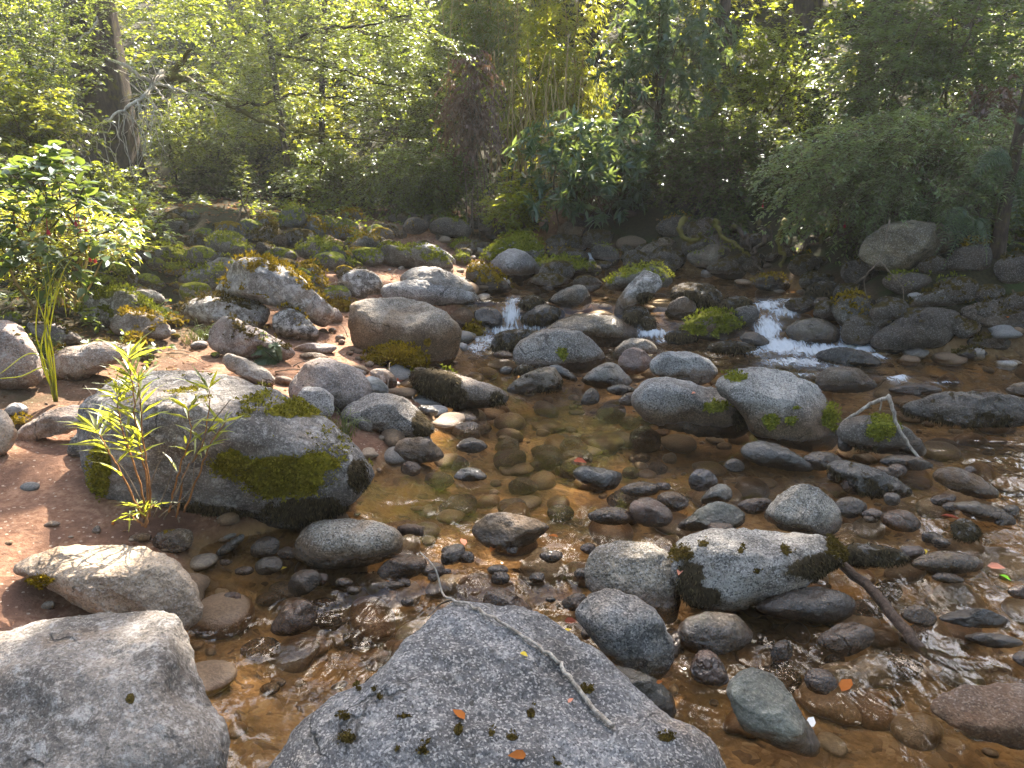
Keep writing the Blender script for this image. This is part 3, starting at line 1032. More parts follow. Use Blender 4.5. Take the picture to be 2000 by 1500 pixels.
rock('f5', 'f', '128,960 170,870 230,838 300,880 342,980 332,1035 180,1025', 'red', 'reddish stone half under water left of the pointed grey-green boulder', wet=.6)
rock('f6', 'f', '578,860 620,800 680,778 712,830 692,895 600,905', 'wet', 'small dark oval wet stone below the glossy dark slab', tint=(.10, .085, .07))
rock('f7', 'f', '838,790 900,740 1000,688 1100,688 1172,740 1152,805 1000,885 900,845', 'brown', 'flat tan rock half under water left of the driftwood pole', tint=(.23, .16, .095))
rock('f8', 'f', '1308,650 1350,598 1420,583 1492,620 1512,680 1460,720 1360,695', 'tan', 'golden tan cobble right of the driftwood pole', tint=(.33, .25, .15))
rock('f9', 'f', '1355,370 1450,298 1560,283 1680,298 1773,350 1740,405 1600,420 1450,403', 'gran', 'flat speckled olive stone with a yellow leaf at its far edge', tint=(.25, .22, .16))
rock('f10', 'f', '1468,440 1530,403 1600,408 1684,460 1580,475', 'tan', 'small flat tan stone in front of the flat speckled one', tint=(.3, .25, .17))
rock('f11', 'f', '1195,120 1230,68 1310,48 1390,78 1432,152 1360,195 1260,175', 'brown', 'orange wet stone in the splashing water at right', tint=(.34, .19, .055), wet=.4)
rock('f12', 'f', '1098,100 1140,78 1192,100 1182,132 1120,134', 'pale', 'small pale stone touching the orange wet stone')
rock('f13', 'f', '45,155 130,100 230,28 300,12 380,38 438,80 433,145 330,170 150,175', 'green', 'grey-green angular rock at the pool edge behind the long granite boulder', tint=(.26, .265, .23), cuts=10, rnd=18, stain=.04)
rock('f14', 'f', '975,285 1060,238 1200,258 1330,288 1375,345 1200,378 1030,395', 'dark', 'low flat rock furred with dark moss right of the long granite boulder')
rock('f15', 'f', '1585,150 1640,98 1700,108 1765,170 1725,245 1620,235', 'dark', 'tuft of black moss on a stone amid fast water at far right')
rock('f16', 'f', '1595,20 1720,-4 1850,48 1955,110 1935,165 1820,135 1680,84', 'wet', 'long ribbed wet stone slanting to the right edge', tint=(.2, .17, .13), wet=.6)
rock('f17', 'f', '1515,655 1650,618 1750,598 1880,648 1925,712 1800,724 1560,694', 'wslate', 'layered black slate standing out of the brown water at right', tint=(.085, .09, .10), rnd=20, cuts=10)
rock('f18', 'f', '1645,760 1780,738 1950,768 2005,812 1900,835 1760,825', 'wslate', 'flat slate slab just in front of the layered black slate', tint=(.14, .13, .12), rnd=20)
rock('f19', 'f', '1480,1170 1580,1060 1850,1015 2120,1030 2160,1400 1920,1400 1640,1300', 'brown', 'broad sunken brown boulder with a dry speckled hump in the bottom right corner', tint=(.21, .15, .12), wet=.15, top=.45, push=.1, by=1490, dr=.8)
rock('f20', 'f', '1898,510 1960,473 2060,478 2060,555 1950,565', 'brown', 'orange-brown stone cut by the right edge above the slates')
rock('f21', 'f', '1918,885 2000,830 2070,900 2010,955', 'red', 'pinkish wet stone at the right edge below the slates', wet=.5)
rock('f22', 'f', '775,985 850,938 930,958 965,1040 880,1095 788,1065', 'brown', 'sunken brown stone near the floating orange leaf', push=.1, tint=(.16, .085, .04))
rock('f25', 'f', '608,152 640,128 682,150 672,175', 'pale', 'tiny pale stone perched behind the long granite boulder', by=1042)
rock('f26', 'p', '1630,980 1655,968 1682,975 1698,992 1672,1014 1640,1010', 'wet', 'dark wet stone right of the upright granite cobble')
rock('f27', 'f', '385,30 480,-5 605,-3 565,62 480,95', 'brown', 'wet brown stone between grey-green rock and upright granite cobble')
rock('f28', 'p', '1283,968 1310,958 1342,970 1345,990 1312,1001 1288,990', 'tan', 'yellow-tan stone right of the purple-brown stone')
rock('c29', 'p', '1364,982 1385,955 1410,943 1430,955 1427,977 1400,988', 'green', 'small pale grey-green stone at the middle of the pool edge')
rock('c28', 'c', '126,1400 160,1338 220,1328 282,1370 292,1412 230,1455 150,1455', 'slate', 'small wet lilac-grey stone in the pool', tint=(.22, .205, .22), wet=.3)
rock('c30', 'p', '1486,1012 1515,975 1545,950 1585,943 1627,975 1643,1010 1632,1042 1590,1048 1530,1038', 'gran', 'upright grey granite cobble just behind the long speckled boulder', tint=(.31, .29, .25), stain=.05)
# --- the left bank
rock('a2', 'p', '-60,650 0,615 28,617 50,640 72,690 86,730 70,762 0,775 -60,765', 'pink', 'sunlit pink lichen boulder cut by the left edge of the picture', dr=.8, tint=(.36, .26, .21))
rock('a3', 'a', '270,720 320,670 400,640 560,608 700,615 775,650 765,695 620,745 540,805 470,845 380,875 300,855', 'pink', 'long pinkish boulder with brown moss beside the one at the left edge', tint=(.33, .25, .20), by=752)
rock('a4', 'a', '140,510 220,498 300,508 420,568 455,612 430,645 330,655 240,645', 'pink', 'low pink rock behind the grass stalks on the left bank', moss=.4, by=680)
rock('a5', 'a', '75,1175 150,1078 280,988 400,962 505,968 505,1050 440,1115 330,1145 230,1175 140,1215', 'pale', 'flat beige slab overhanging the red sand on the left', tint=(.42, .34, .29), lich=.2, dr=.7)
rock('a6', 'a', '-80,980 0,975 40,1008 102,1140 82,1205 0,1300 -80,1270', 'pale', 'sunlit beige slab at the left edge above the red sand', tint=(.45, .38, .32), lich=.2)
rock('a7', 'a', '376,1205 430,1118 480,1098 522,1200 502,1275 380,1275', 'gran', 'grey stone wedged against the left foot of the big mossy boulder')
rock('a8', 'a', '425,465 520,348 640,308 720,323 820,398 905,470 925,545 700,565 520,545', 'mossy', 'dark grey boulder with a green mossy left side on the left bank', moss=.55, lich=.9, dr=.7)
rock('a9', 'a', '635,490 700,438 800,448 900,488 955,570 920,615 820,625 680,595 615,562', 'pink', 'pink rock with orange-brown moss below the dark green-sided boulder', moss=.45, mt='gold')
rock('a10', 'a', '715,350 800,323 880,338 925,390 900,430 780,425', 'lich', 'dark lichen rock touching the top of the green-sided boulder', moss=.2)
rock('a11', 'a', '1005,450 1060,388 1150,362 1300,368 1430,398 1505,440 1485,522 1400,565 1200,575 1050,545 1015,500', 'lich', 'wide flat-topped lichen boulder with a brown underside', moss=.42, tint=(.25, .22, .20))
rock('a12', 'a', '1160,655 1180,558 1230,488 1300,476 1400,538 1500,578 1600,638 1655,705 1560,735 1400,725 1250,695', 'pink', 'pale wedge-shaped rock with brown moss clumps above the sand path', moss=.40)
rock('a13', 'a', '1210,315 1300,218 1340,163 1430,142 1520,168 1640,228 1740,328 1820,398 1855,470 1822,535 1740,525 1600,445 1450,395 1300,385 1210,355', 'lich', 'big humped boulder with whitish lichen and yellow-green moss', moss=.44, mt='gold', by=655, tint=(.26, .245, .235))
rock('a14', 'a', '1525,480 1600,428 1680,458 1760,538 1785,602 1700,635 1600,605 1530,562', 'lich', 'dark round rock under the lower end of the big humped boulder', moss=.35, mt='gold', tint=(.11, .10, .09))
rock('a15', 'a', '945,330 960,258 1080,223 1180,148 1260,146 1325,180 1290,240 1222,312 1200,372 1050,365', 'mossy', 'grey boulder with a bright green moss cap left of the humped one', moss=.5, mt='lime', tint=(.2, .185, .165), dr=.6)
rock('a16', 'a', '1795,402 1840,358 1900,366 1965,410 1974,442 1900,464 1830,444', 'gold', 'small rock fully covered in bright golden moss', moss=1.0, dr=.8)
rock('a17', 'a', '1835,440 1880,428 1922,500 1870,535 1828,500', 'pink', 'small brown stone below the golden moss rock')
rock('a18', 'a', '1625,232 1700,188 1772,188 1812,240 1842,310 1862,352 1800,365 1740,312', 'mossy', 'rock draped in yellow moss behind the big humped boulder', mt='gold', moss=.62)
rock('b14', 'b', '28,290 60,228 150,213 240,238 278,300 268,372 180,405 80,385 28,330', 'lich', 'round boulder mottled black and white with lichen', moss=.3, tint=(.17, .155, .14), lich=1.0)
rock('a20', 'a', '825,132 880,88 960,83 1040,118 1063,172 980,195 850,184', 'mossy', 'mossy rounded rock beside the dirt path', mt='green', moss=.6, by=520)
rock('a21', 'a', '885,212 940,172 1040,168 1072,200 1010,245 920,234', 'gold', 'low mossy stone in front of the rock beside the path', mt='lime', moss=.75)
rock('a22', 'a', '605,212 660,173 720,178 753,240 732,268 640,254', 'gold', 'small sunlit moss-covered stone near the red flowers', mt='lime', moss=.85)
rock('a23', 'a', '1135,92 1180,38 1260,17 1330,48 1425,100 1385,145 1200,155', 'mossy', 'boulder with yellow-green moss right of the dirt path', mt='lime', moss=.5, by=520)
rock('a24', 'a', '1345,52 1420,-4 1540,-34 1594,30 1584,102 1500,85', 'back', 'dark boulder behind the yellow-green mossy one', by=490)
rock('a25', 'a', '1395,102 1450,58 1530,88 1564,162 1480,164', 'back', 'dark stone wedged above the humped lichen boulder', by=515)
rock('a26', 'a', '485,292 560,242 680,262 755,312 640,314', 'mossy', 'long low moss-covered stone at the edge of the plants', moss=.8, mt='lime')
rock('a27', 'a', '1235,702 1290,683 1400,728 1500,788 1540,852 1490,884 1390,833 1260,773', 'pale', 'long smooth cream stone lying slantwise behind the big mossy boulder', tint=(.48, .42, .35), lich=.1)
rock('a28', 'p', '562,760 588,720 620,698 655,702 700,724 722,750 717,792 690,808 640,803 580,792', 'pink', 'rounded pinkish granite boulder with black dots', lich=.2, moss=.2, tint=(.36, .30, .27), dr=.8)
rock('a29', 'a', '1646,960 1690,878 1770,868 1842,898 1868,980 1842,1053 1750,1064 1680,1024', 'gran', 'nearly white round stone in front of the pinkish granite boulder', tint=(.43, .41, .39), lich=0)
rock('a30', 'a', '1636,652 1720,628 1850,633 1884,660 1820,694 1680,693', 'pale', 'flat pinkish stone among cobbles above the white stone', tint=(.34, .28, .26))
rock('a31', 'a', '1655,702 1720,678 1800,688 1844,717 1760,745', 'tan', 'flat tan stone below the flat pinkish one', tint=(.3, .24, .19))
rock('a32', 'a', '1528,822 1590,808 1644,840 1600,874 1540,868', 'pale', 'small flat pink stone at the end of the long cream stone', tint=(.36, .27, .23))
rock('a33', 'a', '788,662 840,638 894,670 860,693 800,693', 'gran', 'little grey stone on the sand path')
rock('a34', 'a', '695,592 770,578 834,630 800,684 730,644', 'gold', 'small stone covered in olive moss beside the sand path', mt='gold', moss=.9)
rock('a35', 'a', '925,502 990,478 1034,520 1000,554 950,544', 'gold', 'mossy stone left of the wide flat-topped boulder', mt='gold', moss=.7)
rock('a36', 'a', '1055,642 1100,613 1164,620 1150,663 1080,668', 'gran', 'pale stone with grass at the edge of the sand path', tint=(.3, .28, .27))
rock('a38', 'a', '16,1002 80,948 154,980 154,1033 60,1044', 'pale', 'chalk white stone between slabs on the left', tint=(.55, .53, .52))
rock('a39', 'a', '46,1062 110,1018 164,1060 144,1114 70,1124', 'gold', 'mossy stone in front of the chalk white one', moss=.6)
# --- the middle of the stream
rock('b1', 'b', '106,490 128,420 200,393 300,386 420,388 520,408 620,468 692,538 708,590 692,672 640,745 560,770 500,745 420,715 300,710 180,700 145,640 116,560', 'gran',
     'huge rounded boulder with bright top and dark face left of midstream', tint=(.34, .31, .265), stain=.40, cuts=5, top=.60, rnd=16, lich=.1, dr=.85, spots=[(835, 668, 8, 9)], mt='gold')  # stain drawn high: real brown plus painted shade of the dark face
rock('b2', 'b', '156,762 200,688 280,648 380,638 460,658 508,710 504,772 430,778 300,778 200,785', 'gold', 'low rock thick with golden moss at the foot of the huge rounded boulder', moss=.9, dr=.8)
rock('b3', 'b', '268,350 280,308 370,288 560,273 680,283 760,328 805,370 815,412 700,420 560,420 300,405', 'gran', 'long smooth pale grey boulder sloping into the upper pool', tint=(.36, .35, .345), lich=0, by=597, stain=.02)
rock('b4', 'b', '366,272 420,228 500,203 600,213 700,258 772,310 790,362 740,372 680,370 560,365 420,355', 'pale', 'domed pale boulder behind the long smooth grey one', by=583, tint=(.37, .34, .31), moss=.1)
rock('b5', 'b', '238,142 300,78 380,98 500,98 600,128 663,180 653,224 500,236 350,226 258,204', 'mossy', 'long boulder half grey and half moss in the sunlit middle distance', moss=.52, by=530)
rock('b6', 'b', '746,272 760,198 820,188 900,228 972,290 1004,330 940,349 820,344 760,334', 'mossy', 'dark wedge rock with a glowing moss crest by the upper pool', mt='gold', moss=.55, tint=(.1, .085, .07))
rock('b7', 'b', '826,162 900,78 990,28 1070,22 1142,58 1174,110 1163,172 1100,196 900,196', 'mossy', 'large green mossy dome behind a grey boulder at the head of the pool', moss=.7, by=540, lich=.8)
rock('b8', 'b', '866,212 920,138 1000,103 1072,118 1134,180 1134,232 1060,286 950,286 888,252', 'lich', 'grey boulder leaning on the large green mossy dome', moss=.15, lich=.6, tint=(.25, .24, .235), mt='green')
rock('b9', 'b', '1086,242 1150,178 1250,148 1380,168 1464,210 1454,254 1300,275 1150,275', 'mossy', 'dark flat mossy boulder right of the mossy dome at the pool head', moss=.6, tint=(.08, .07, .06))
rock('b10', 'b', '88,92 140,48 200,7 252,48 274,92 200,135 130,124', 'mossy', 'peaked mossy boulder in the middle distance', mt='gold', moss=.5, by=505)
rock('b11', 'b', '446,92 520,68 600,98 673,150 684,194 620,170 520,124', 'lich', 'pale slanted rock behind the half-mossy long boulder', by=525, moss=.1)
rock('b12', 'b', '636,92 700,48 760,58 794,100 720,124', 'mossy', 'small dark green stone in the shaded back of the stream', by=495)
rock('b13', 'b', '666,152 720,118 774,150 764,194 690,194', 'mossy', 'mossy stone with a lit rim left of the mossy dome', by=520)
rock('b15', 'b', '-10,172 60,158 150,173 174,205 100,220 -10,214', 'mossy', 'flat moss-topped stone above the black-and-white boulder', mt='green')
rock('b16', 'b', '1026,422 1070,368 1130,358 1194,400 1174,444 1080,454', 'dark', 'small black mossy rock at the top of the left cascade')
rock('b17', 'b', '1196,392 1290,328 1380,298 1434,350 1444,412 1380,455 1290,434 1230,404', 'wet', 'angular dark grey rock above the cascades', cuts=9, rnd=18, wet=.15, tint=(.12, .115, .105))
rock('b18', 'b', '1036,492 1110,428 1200,408 1284,450 1294,492 1200,545 1100,545', 'dark', 'black mossy rock right beside the falling water of the left cascade', hair=.62)
rock('b19', 'b', '1160,575 1250,508 1360,466 1500,466 1624,508 1704,558 1745,602 1650,645 1500,650 1300,610', 'tan', 'broad wet tan boulder shining with reflected sky in midstream', tint=(.30, .25, .17), wet=.42, by=668)
rock('b20', 'b', '1016,662 1080,598 1180,556 1290,546 1404,578 1494,670 1516,732 1430,785 1330,796 1200,766 1018,754', 'gran', 'wide grey boulder with a small lichen rosette in midstream', tint=(.27, .255, .235), spots=[(1098, 690, 10, 11)], cuts=9, rnd=17, lich=.25, mt='lime')
rock('b21', 'b', '880,652 920,576 1000,551 1110,556 1155,590 1050,645 1010,695 930,694', 'dark', 'dark furry flat rock below the left cascade')
rock('b22', 'b', '646,482 700,438 760,436 794,490 760,545 690,564 656,522', 'brown', 'dark brown rock beside the huge rounded boulder', tint=(.13, .08, .04), wet=.1)
rock('b23', 'b', '786,462 830,428 900,426 944,480 944,544 870,554 800,504', 'wet', 'wet black rock left of the left cascade', tint=(.085, .08, .075))
rock('b24', 'b', '726,572 750,528 800,516 844,570 822,599 760,584', 'gold', 'small rusty orange moss stone beside the left cascade', moss=1.0, hair=0)
rock('b25', 'b', '696,645 720,588 790,576 804,600 740,646', 'pale', 'pale tilted slab right of the huge rounded boulder', tint=(.36, .33, .3))
rock('b26', 'b', '425,805 465,760 570,778 680,798 760,828 880,868 964,900 970,955 860,984 720,990 640,986 520,940 445,875', 'pink', 'long tan rock with thick dark hanging moss on its left half', moss=0, lich=.1, tint=(.31, .25, .20), hspots=[(845, 750, 50, 40), (880, 770, 30, 24), (972, 780, 16, 16)], spots=[(850, 728, 45, 8)], mt='green', stain=.03)
rock('b27', 'b', '965,885 1050,818 1160,763 1234,768 1280,820 1275,884 1150,905 1000,910', 'dark', 'brown rock with mossy ridge lying in the water at the head of the pool', hair=.5, tint=(.16, .13, .09))
rock('b28', 'b', '1196,772 1240,743 1314,780 1370,832 1340,845 1270,814', 'slate', 'small grey wedge stone below the grey rosette boulder')
rock('b29', 'b', '1586,742 1630,668 1690,648 1754,690 1800,742 1740,785 1660,815', 'red', 'brick pink stone between grey stones in midstream', tint=(.28, .20, .17), cuts=9, rnd=18)
rock('b30', 'b', '1395,825 1480,758 1560,732 1624,790 1676,852 1600,885 1500,885 1405,855', 'green', 'pale grey triangular slab with wet foot in midstream', tint=(.27, .26, .24), cuts=9, rnd=18)
rock('b31', 'b', '1556,690 1620,618 1700,598 1794,630 1814,694 1720,690 1640,700 1590,727', 'gran', 'flat grey-brown rock behind the brick pink stone', tint=(.24, .21, .17), by=705)
rock('b32', 'p', '1270,716 1283,696 1300,688 1349,687 1380,701 1402,723 1393,745 1363,754 1321,744 1280,733', 'gran', 'rounded light grey granite boulder behind the blocky pair', tint=(.33, .325, .315), lich=0)
rock('b33', 'p', '1237,784 1245,755 1262,738 1300,736 1350,746 1420,768 1468,800 1471,832 1450,854 1400,854 1320,839 1260,826', 'gran', 'blocky speckled boulder with dark mossy end by the pool', tint=(.30, .295, .29), spots=[(1397, 795, 28, 10)], mt='lime', hspots=[(1448, 815, 22, 32)], stain=.20, top=.6, rnd=18, lich=0)
rock('c17', 'c', '265,855 350,788 460,752 600,768 720,798 834,860 884,940 954,1000 980,1090 964,1186 900,1226 760,1232 600,1196 490,1156 450,1000 330,930', 'gran',
     'biggest granite block of midstream with round moss tufts on its brown face', tint=(.32, .315, .30), spots=[(1505, 822, 15, 16), (1545, 821, 12, 10), (1622, 812, 16, 30), (1437, 737, 20, 9), (1556, 796, 8, 5)], mt='lime', stain=.24, top=.58, rnd=18, lich=.1, dr=.8)
rock('c18', 'c', '266,872 350,848 440,866 494,920 484,1005 430,985 340,940', 'green', 'small pale flat slab lying between the two granite blocks', tint=(.34, .34, .33), by=795, rnd=20)
rock('b34', 'b', '1526,892 1560,863 1640,862 1694,890 1640,920 1560,915', 'slate', 'flat wet blue-grey stone left of the blocky boulder', tint=(.18, .19, .21), wet=.3)
rock('b35', 'b', '1586,952 1640,908 1694,903 1694,974 1620,980', 'tan', 'brown stone tucked at the left foot of the blocky boulder')
rock('b36', 'b', '1376,972 1410,898 1450,873 1494,920 1474,975', 'wet', 'rounded wet stone with water curling round it at the pool head', wet=.7, tint=(.17, .14, .1))
rock('b37', 'b', '56,1022 110,958 220,912 330,907 430,957 524,1060 570,1112 500,1156 380,1156 250,1156 130,1136 76,1082', 'gran', 'rough speckled granite boulder at the left shore of the pool', tint=(.31, .28, .25), hspots=[(825, 830, 20, 30)], moss=.12, mt='green', stain=.04)
rock('b38', 'b', '96,945 140,858 200,807 260,828 314,880 300,925 200,930 120,965', 'slate', 'blue-grey stone behind the rough speckled granite boulder', tint=(.27, .285, .29))
rock('b39', 'b', '196,802 240,768 310,778 364,840 342,885 280,875', 'pale', 'smooth pink-beige stone by the dead leaves', tint=(.37, .29, .24))
rock('b40', 'b', '462,992 510,973 570,988 594,1022 530,1044 480,1019', 'slate', 'small bluish stone right of the rough speckled boulder')
rock('b41', 'b', '336,1232 380,1168 450,1152 540,1167 604,1230 624,1274 520,1296 400,1296', 'lich', 'low rock with black moss and a wet shine near the left shore', hair=.40, moss=0, wet=.2)
rock('b42', 'b', '678,1212 740,1157 810,1162 876,1210 800,1245 720,1235', 'wet', 'low wet speckled stone left in the pool', tint=(.2, .17, .12))
rock('b43', 'b', '676,1372 720,1327 790,1322 854,1360 854,1390 760,1400 690,1390', 'slate', 'smooth dark grey dome alone in the pool', tint=(.15, .15, .145))
rock('b44', 'b', '1336,1372 1380,1307 1480,1327 1594,1347 1616,1380 1564,1456 1450,1436', 'wslate', 'tilted wet slate slab in the pool with a red leaf beside it', tint=(.19, .195, .20), rnd=22, cuts=8)
rock('b45', 'b', '1576,1455 1680,1402 1790,1407 1836,1450 1750,1495', 'gran', 'low grey stone right of the tilted slate slab', tint=(.22, .2, .18))
rock('b46', 'b', '886,692 940,668 1014,690 1000,714 920,714', 'pale', 'small pale half-sunk stone below the furry flat rock')
rock('b47', 'b', '926,782 960,753 1004,770 990,804 940,804', 'slate', 'little blue-grey stone in the narrows', tint=(.24, .26, .28))
rock('b48', 'b', '996,792 1050,743 1110,757 1134,792 1070,815', 'dark', 'little black mossy stone in the narrows')
rock('b49', 'b', '1516,312 1580,248 1700,197 1780,192 1854,230 1894,280 1850,324 1700,320 1600,344', 'mossy', 'boulder crested with bright green moss above the midstream rocks', mt='lime', moss=.55, by=590)
rock('b50', 'b', '1576,442 1620,348 1690,258 1740,221 1804,250 1844,300 1800,344 1720,404 1650,475 1580,485', 'lich', 'leaning grey slab in front of the green-crested boulder', tint=(.22, .21, .19), moss=.1, mt='green', hspots=[(1262, 583, 20, 13)])
rock('b51', 'b', '1596,485 1680,418 1764,438 1774,524 1690,545', 'dark', 'black furry rock below the leaning grey slab')
rock('b52', 'b', '1706,522 1750,472 1804,490 1804,564 1740,575', 'dark', 'small black furry stone in the middle rapids')
rock('b53', 'p', '1298,654 1321,643 1345,649 1368,664 1342,673 1303,672', 'dark', 'low black furry stone at the end of the rapids')
rock('b61', 'c', '16,332 100,288 220,298 304,340 320,400 250,455 150,445 56,402', 'dark', 'wide black mossy rock in the upper rapids')
rock('c3', 'c', '-4,442 60,376 120,371 184,430 184,484 100,505 16,494', 'lich', 'dark rock with bright lichen spots in the middle rapids', tint=(.11, .1, .095), moss=.12, mt='lime', lich=.6)
rock('c1', 'c', '91,552 140,487 240,452 340,457 424,500 450,562 380,606 250,616 130,595', 'mossy', 'rounded rock capped with bright green moss left of the right cascade', moss=.8, mt='green', dr=.8)
rock('c2', 'c', '366,452 440,417 510,427 524,500 460,555 406,512', 'dark', 'dark rock right behind the green-capped rock', hair=.4)
rock('c4', 'c', '286,445 330,378 420,362 494,400 450,434 370,455', 'dark', 'dark wet rock at the head of the right cascade')
rock('c5', 'c', '476,292 540,248 620,247 694,290 694,334 600,345 510,324', 'mossy', 'yellow mossy stone in the shaded far edge of the stream', mt='gold', moss=.5, tint=(.07, .06, .05))
rock('c6', 'c', '766,372 810,298 900,267 984,310 994,374 900,405 800,405', 'dark', 'dark mossy rock under the roots on the far bank')
rock('c7', 'c', '816,402 860,368 924,380 914,424 850,434', 'tan', 'small tan stone under the dark mossy rock by the roots', tint=(.2, .16, .11))
rock('c8', 'c', '926,432 970,357 1050,342 1124,390 1155,462 1155,564 1100,615 1020,575 950,495', 'mossy', 'upright rock with yellow-green moss right of the right cascade', mt='gold', moss=.55, tint=(.09, .08, .06))
rock('c9', 'c', '656,565 720,507 800,486 900,496 974,550 985,624 880,636 740,636', 'wet', 'smooth wet dome in the middle of the right cascade', wet=.8, tint=(.2, .17, .12))
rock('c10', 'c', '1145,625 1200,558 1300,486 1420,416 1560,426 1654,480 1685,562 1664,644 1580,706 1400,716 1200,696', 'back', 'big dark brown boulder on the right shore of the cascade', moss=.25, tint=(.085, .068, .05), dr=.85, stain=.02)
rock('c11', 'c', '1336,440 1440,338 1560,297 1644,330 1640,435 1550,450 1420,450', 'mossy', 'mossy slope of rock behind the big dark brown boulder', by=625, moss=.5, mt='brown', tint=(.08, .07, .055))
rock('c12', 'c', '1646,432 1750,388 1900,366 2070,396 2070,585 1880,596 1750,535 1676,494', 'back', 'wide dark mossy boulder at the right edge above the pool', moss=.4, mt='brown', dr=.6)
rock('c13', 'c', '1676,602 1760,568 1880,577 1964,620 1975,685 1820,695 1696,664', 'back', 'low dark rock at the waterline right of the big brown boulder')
rock('c14', 'p', '1680,492 1695,462 1722,438 1765,425 1820,430 1857,450 1864,470 1852,499 1815,523 1766,534 1720,530 1688,510', 'pale', 'large pale olive boulder overhanging the right bank', tint=(.165, .14, .085), lich=.4, by=560, dr=.8)
rock('c15', 'c', '836,692 900,658 1000,647 1100,667 1184,720 1204,765 1000,755 856,724', 'dark', 'low dark rock in the white water below the right cascade', hair=.4)
rock('c16', 'c', '836,832 880,777 980,752 1080,767 1144,830 1188,884 1060,911 920,906 846,874', 'wet', 'dark brown rounded rock right of the biggest granite block', tint=(.13, .10, .07), moss=.1, wet=.25)
rock('c19', 'c', '972,1085 1050,1037 1150,1021 1274,1057 1374,1130 1446,1212 1436,1276 1300,1256 1150,1246 1050,1216 972,1155', 'wet', 'dark rock with one bright moss patch beneath the forked stick', spots=[(1722, 835, 32, 24)], mt='lime', hair=.35, tint=(.13, .11, .09), wet=.15)
rock('c20', 'c', '1296,1000 1420,940 1560,890 1700,885 1900,905 2080,960 2080,1080 1900,1108 1750,1116 1500,1060', 'dark', 'wide low mossy ledge breaking the water at right', hair=.55, dr=.6, tint=(.10, .08, .06))
rock('c20a', 'c', '1236,890 1300,858 1420,846 1550,882 1520,915 1300,920', 'brown', 'small water-washed brown stone with a white splash above the ledge', wet=.9)
rock('c21', 'c', '1890,892 1940,848 2040,838 2060,935 1950,936', 'pale', 'pale dry stone cut by the right edge above the dark ledge', tint=(.3, .27, .22))
rock('c22', 'c', '426,1212 480,1177 580,1177 684,1220 766,1280 826,1330 780,1350 640,1335 500,1305 436,1255', 'wslate', 'long glossy blue-grey slab in front of the biggest granite block', wet=.7, tint=(.17, .185, .20), cuts=8)
rock('c23', 'c', '756,1272 830,1232 930,1237 1004,1290 960,1325 860,1345 790,1325', 'wet', 'wet speckled rock right of the glossy blue-grey slab')
rock('c24', 'c', '886,1322 960,1277 1060,1287 1200,1337 1304,1400 1390,1484 1250,1506 1100,1486 1050,1425', 'dark', 'sloping rock with long black moss trailing in the current', hair=.6)
rock('c25', 'c', '1146,1332 1200,1307 1284,1340 1294,1384 1230,1395 1156,1364', 'tan', 'small golden stone beside the trailing black moss', tint=(.34, .27, .18))
rock('c26', 'c', '1486,1372 1530,1318 1620,1306 1724,1350 1824,1430 1866,1494 1780,1516 1650,1475 1550,1425', 'brown', 'ribbed wet brown cobble at the tip of the forked stick', tint=(.20, .145, .075), wet=.25)
rock('c27', 'c', '1186,1282 1270,1247 1380,1257 1494,1300 1484,1334 1350,1345 1230,1314', 'wet', 'low wet rock below the bright moss patch', wet=.6)
rock('c31', 'c', '966,1135 1040,1148 1044,1234 960,1236', 'slate', 'small grey stone at the right foot of the biggest granite block')
rock('c32', 'c', '226,655 300,617 420,617 504,650 484,694 360,685 260,685', 'dark', 'low black moss patch of rock behind the light grey granite boulder')
rock('c33', 'c', '406,592 480,557 564,600 604,654 520,665 430,624', 'wet', 'black wet rock right of the green-capped rock', tint=(.07, .065, .06))
rock('c35', 'c', '1556,704 1650,658 1740,648 1834,690 1700,725', 'back', 'flat dark rock in the still water on the right')
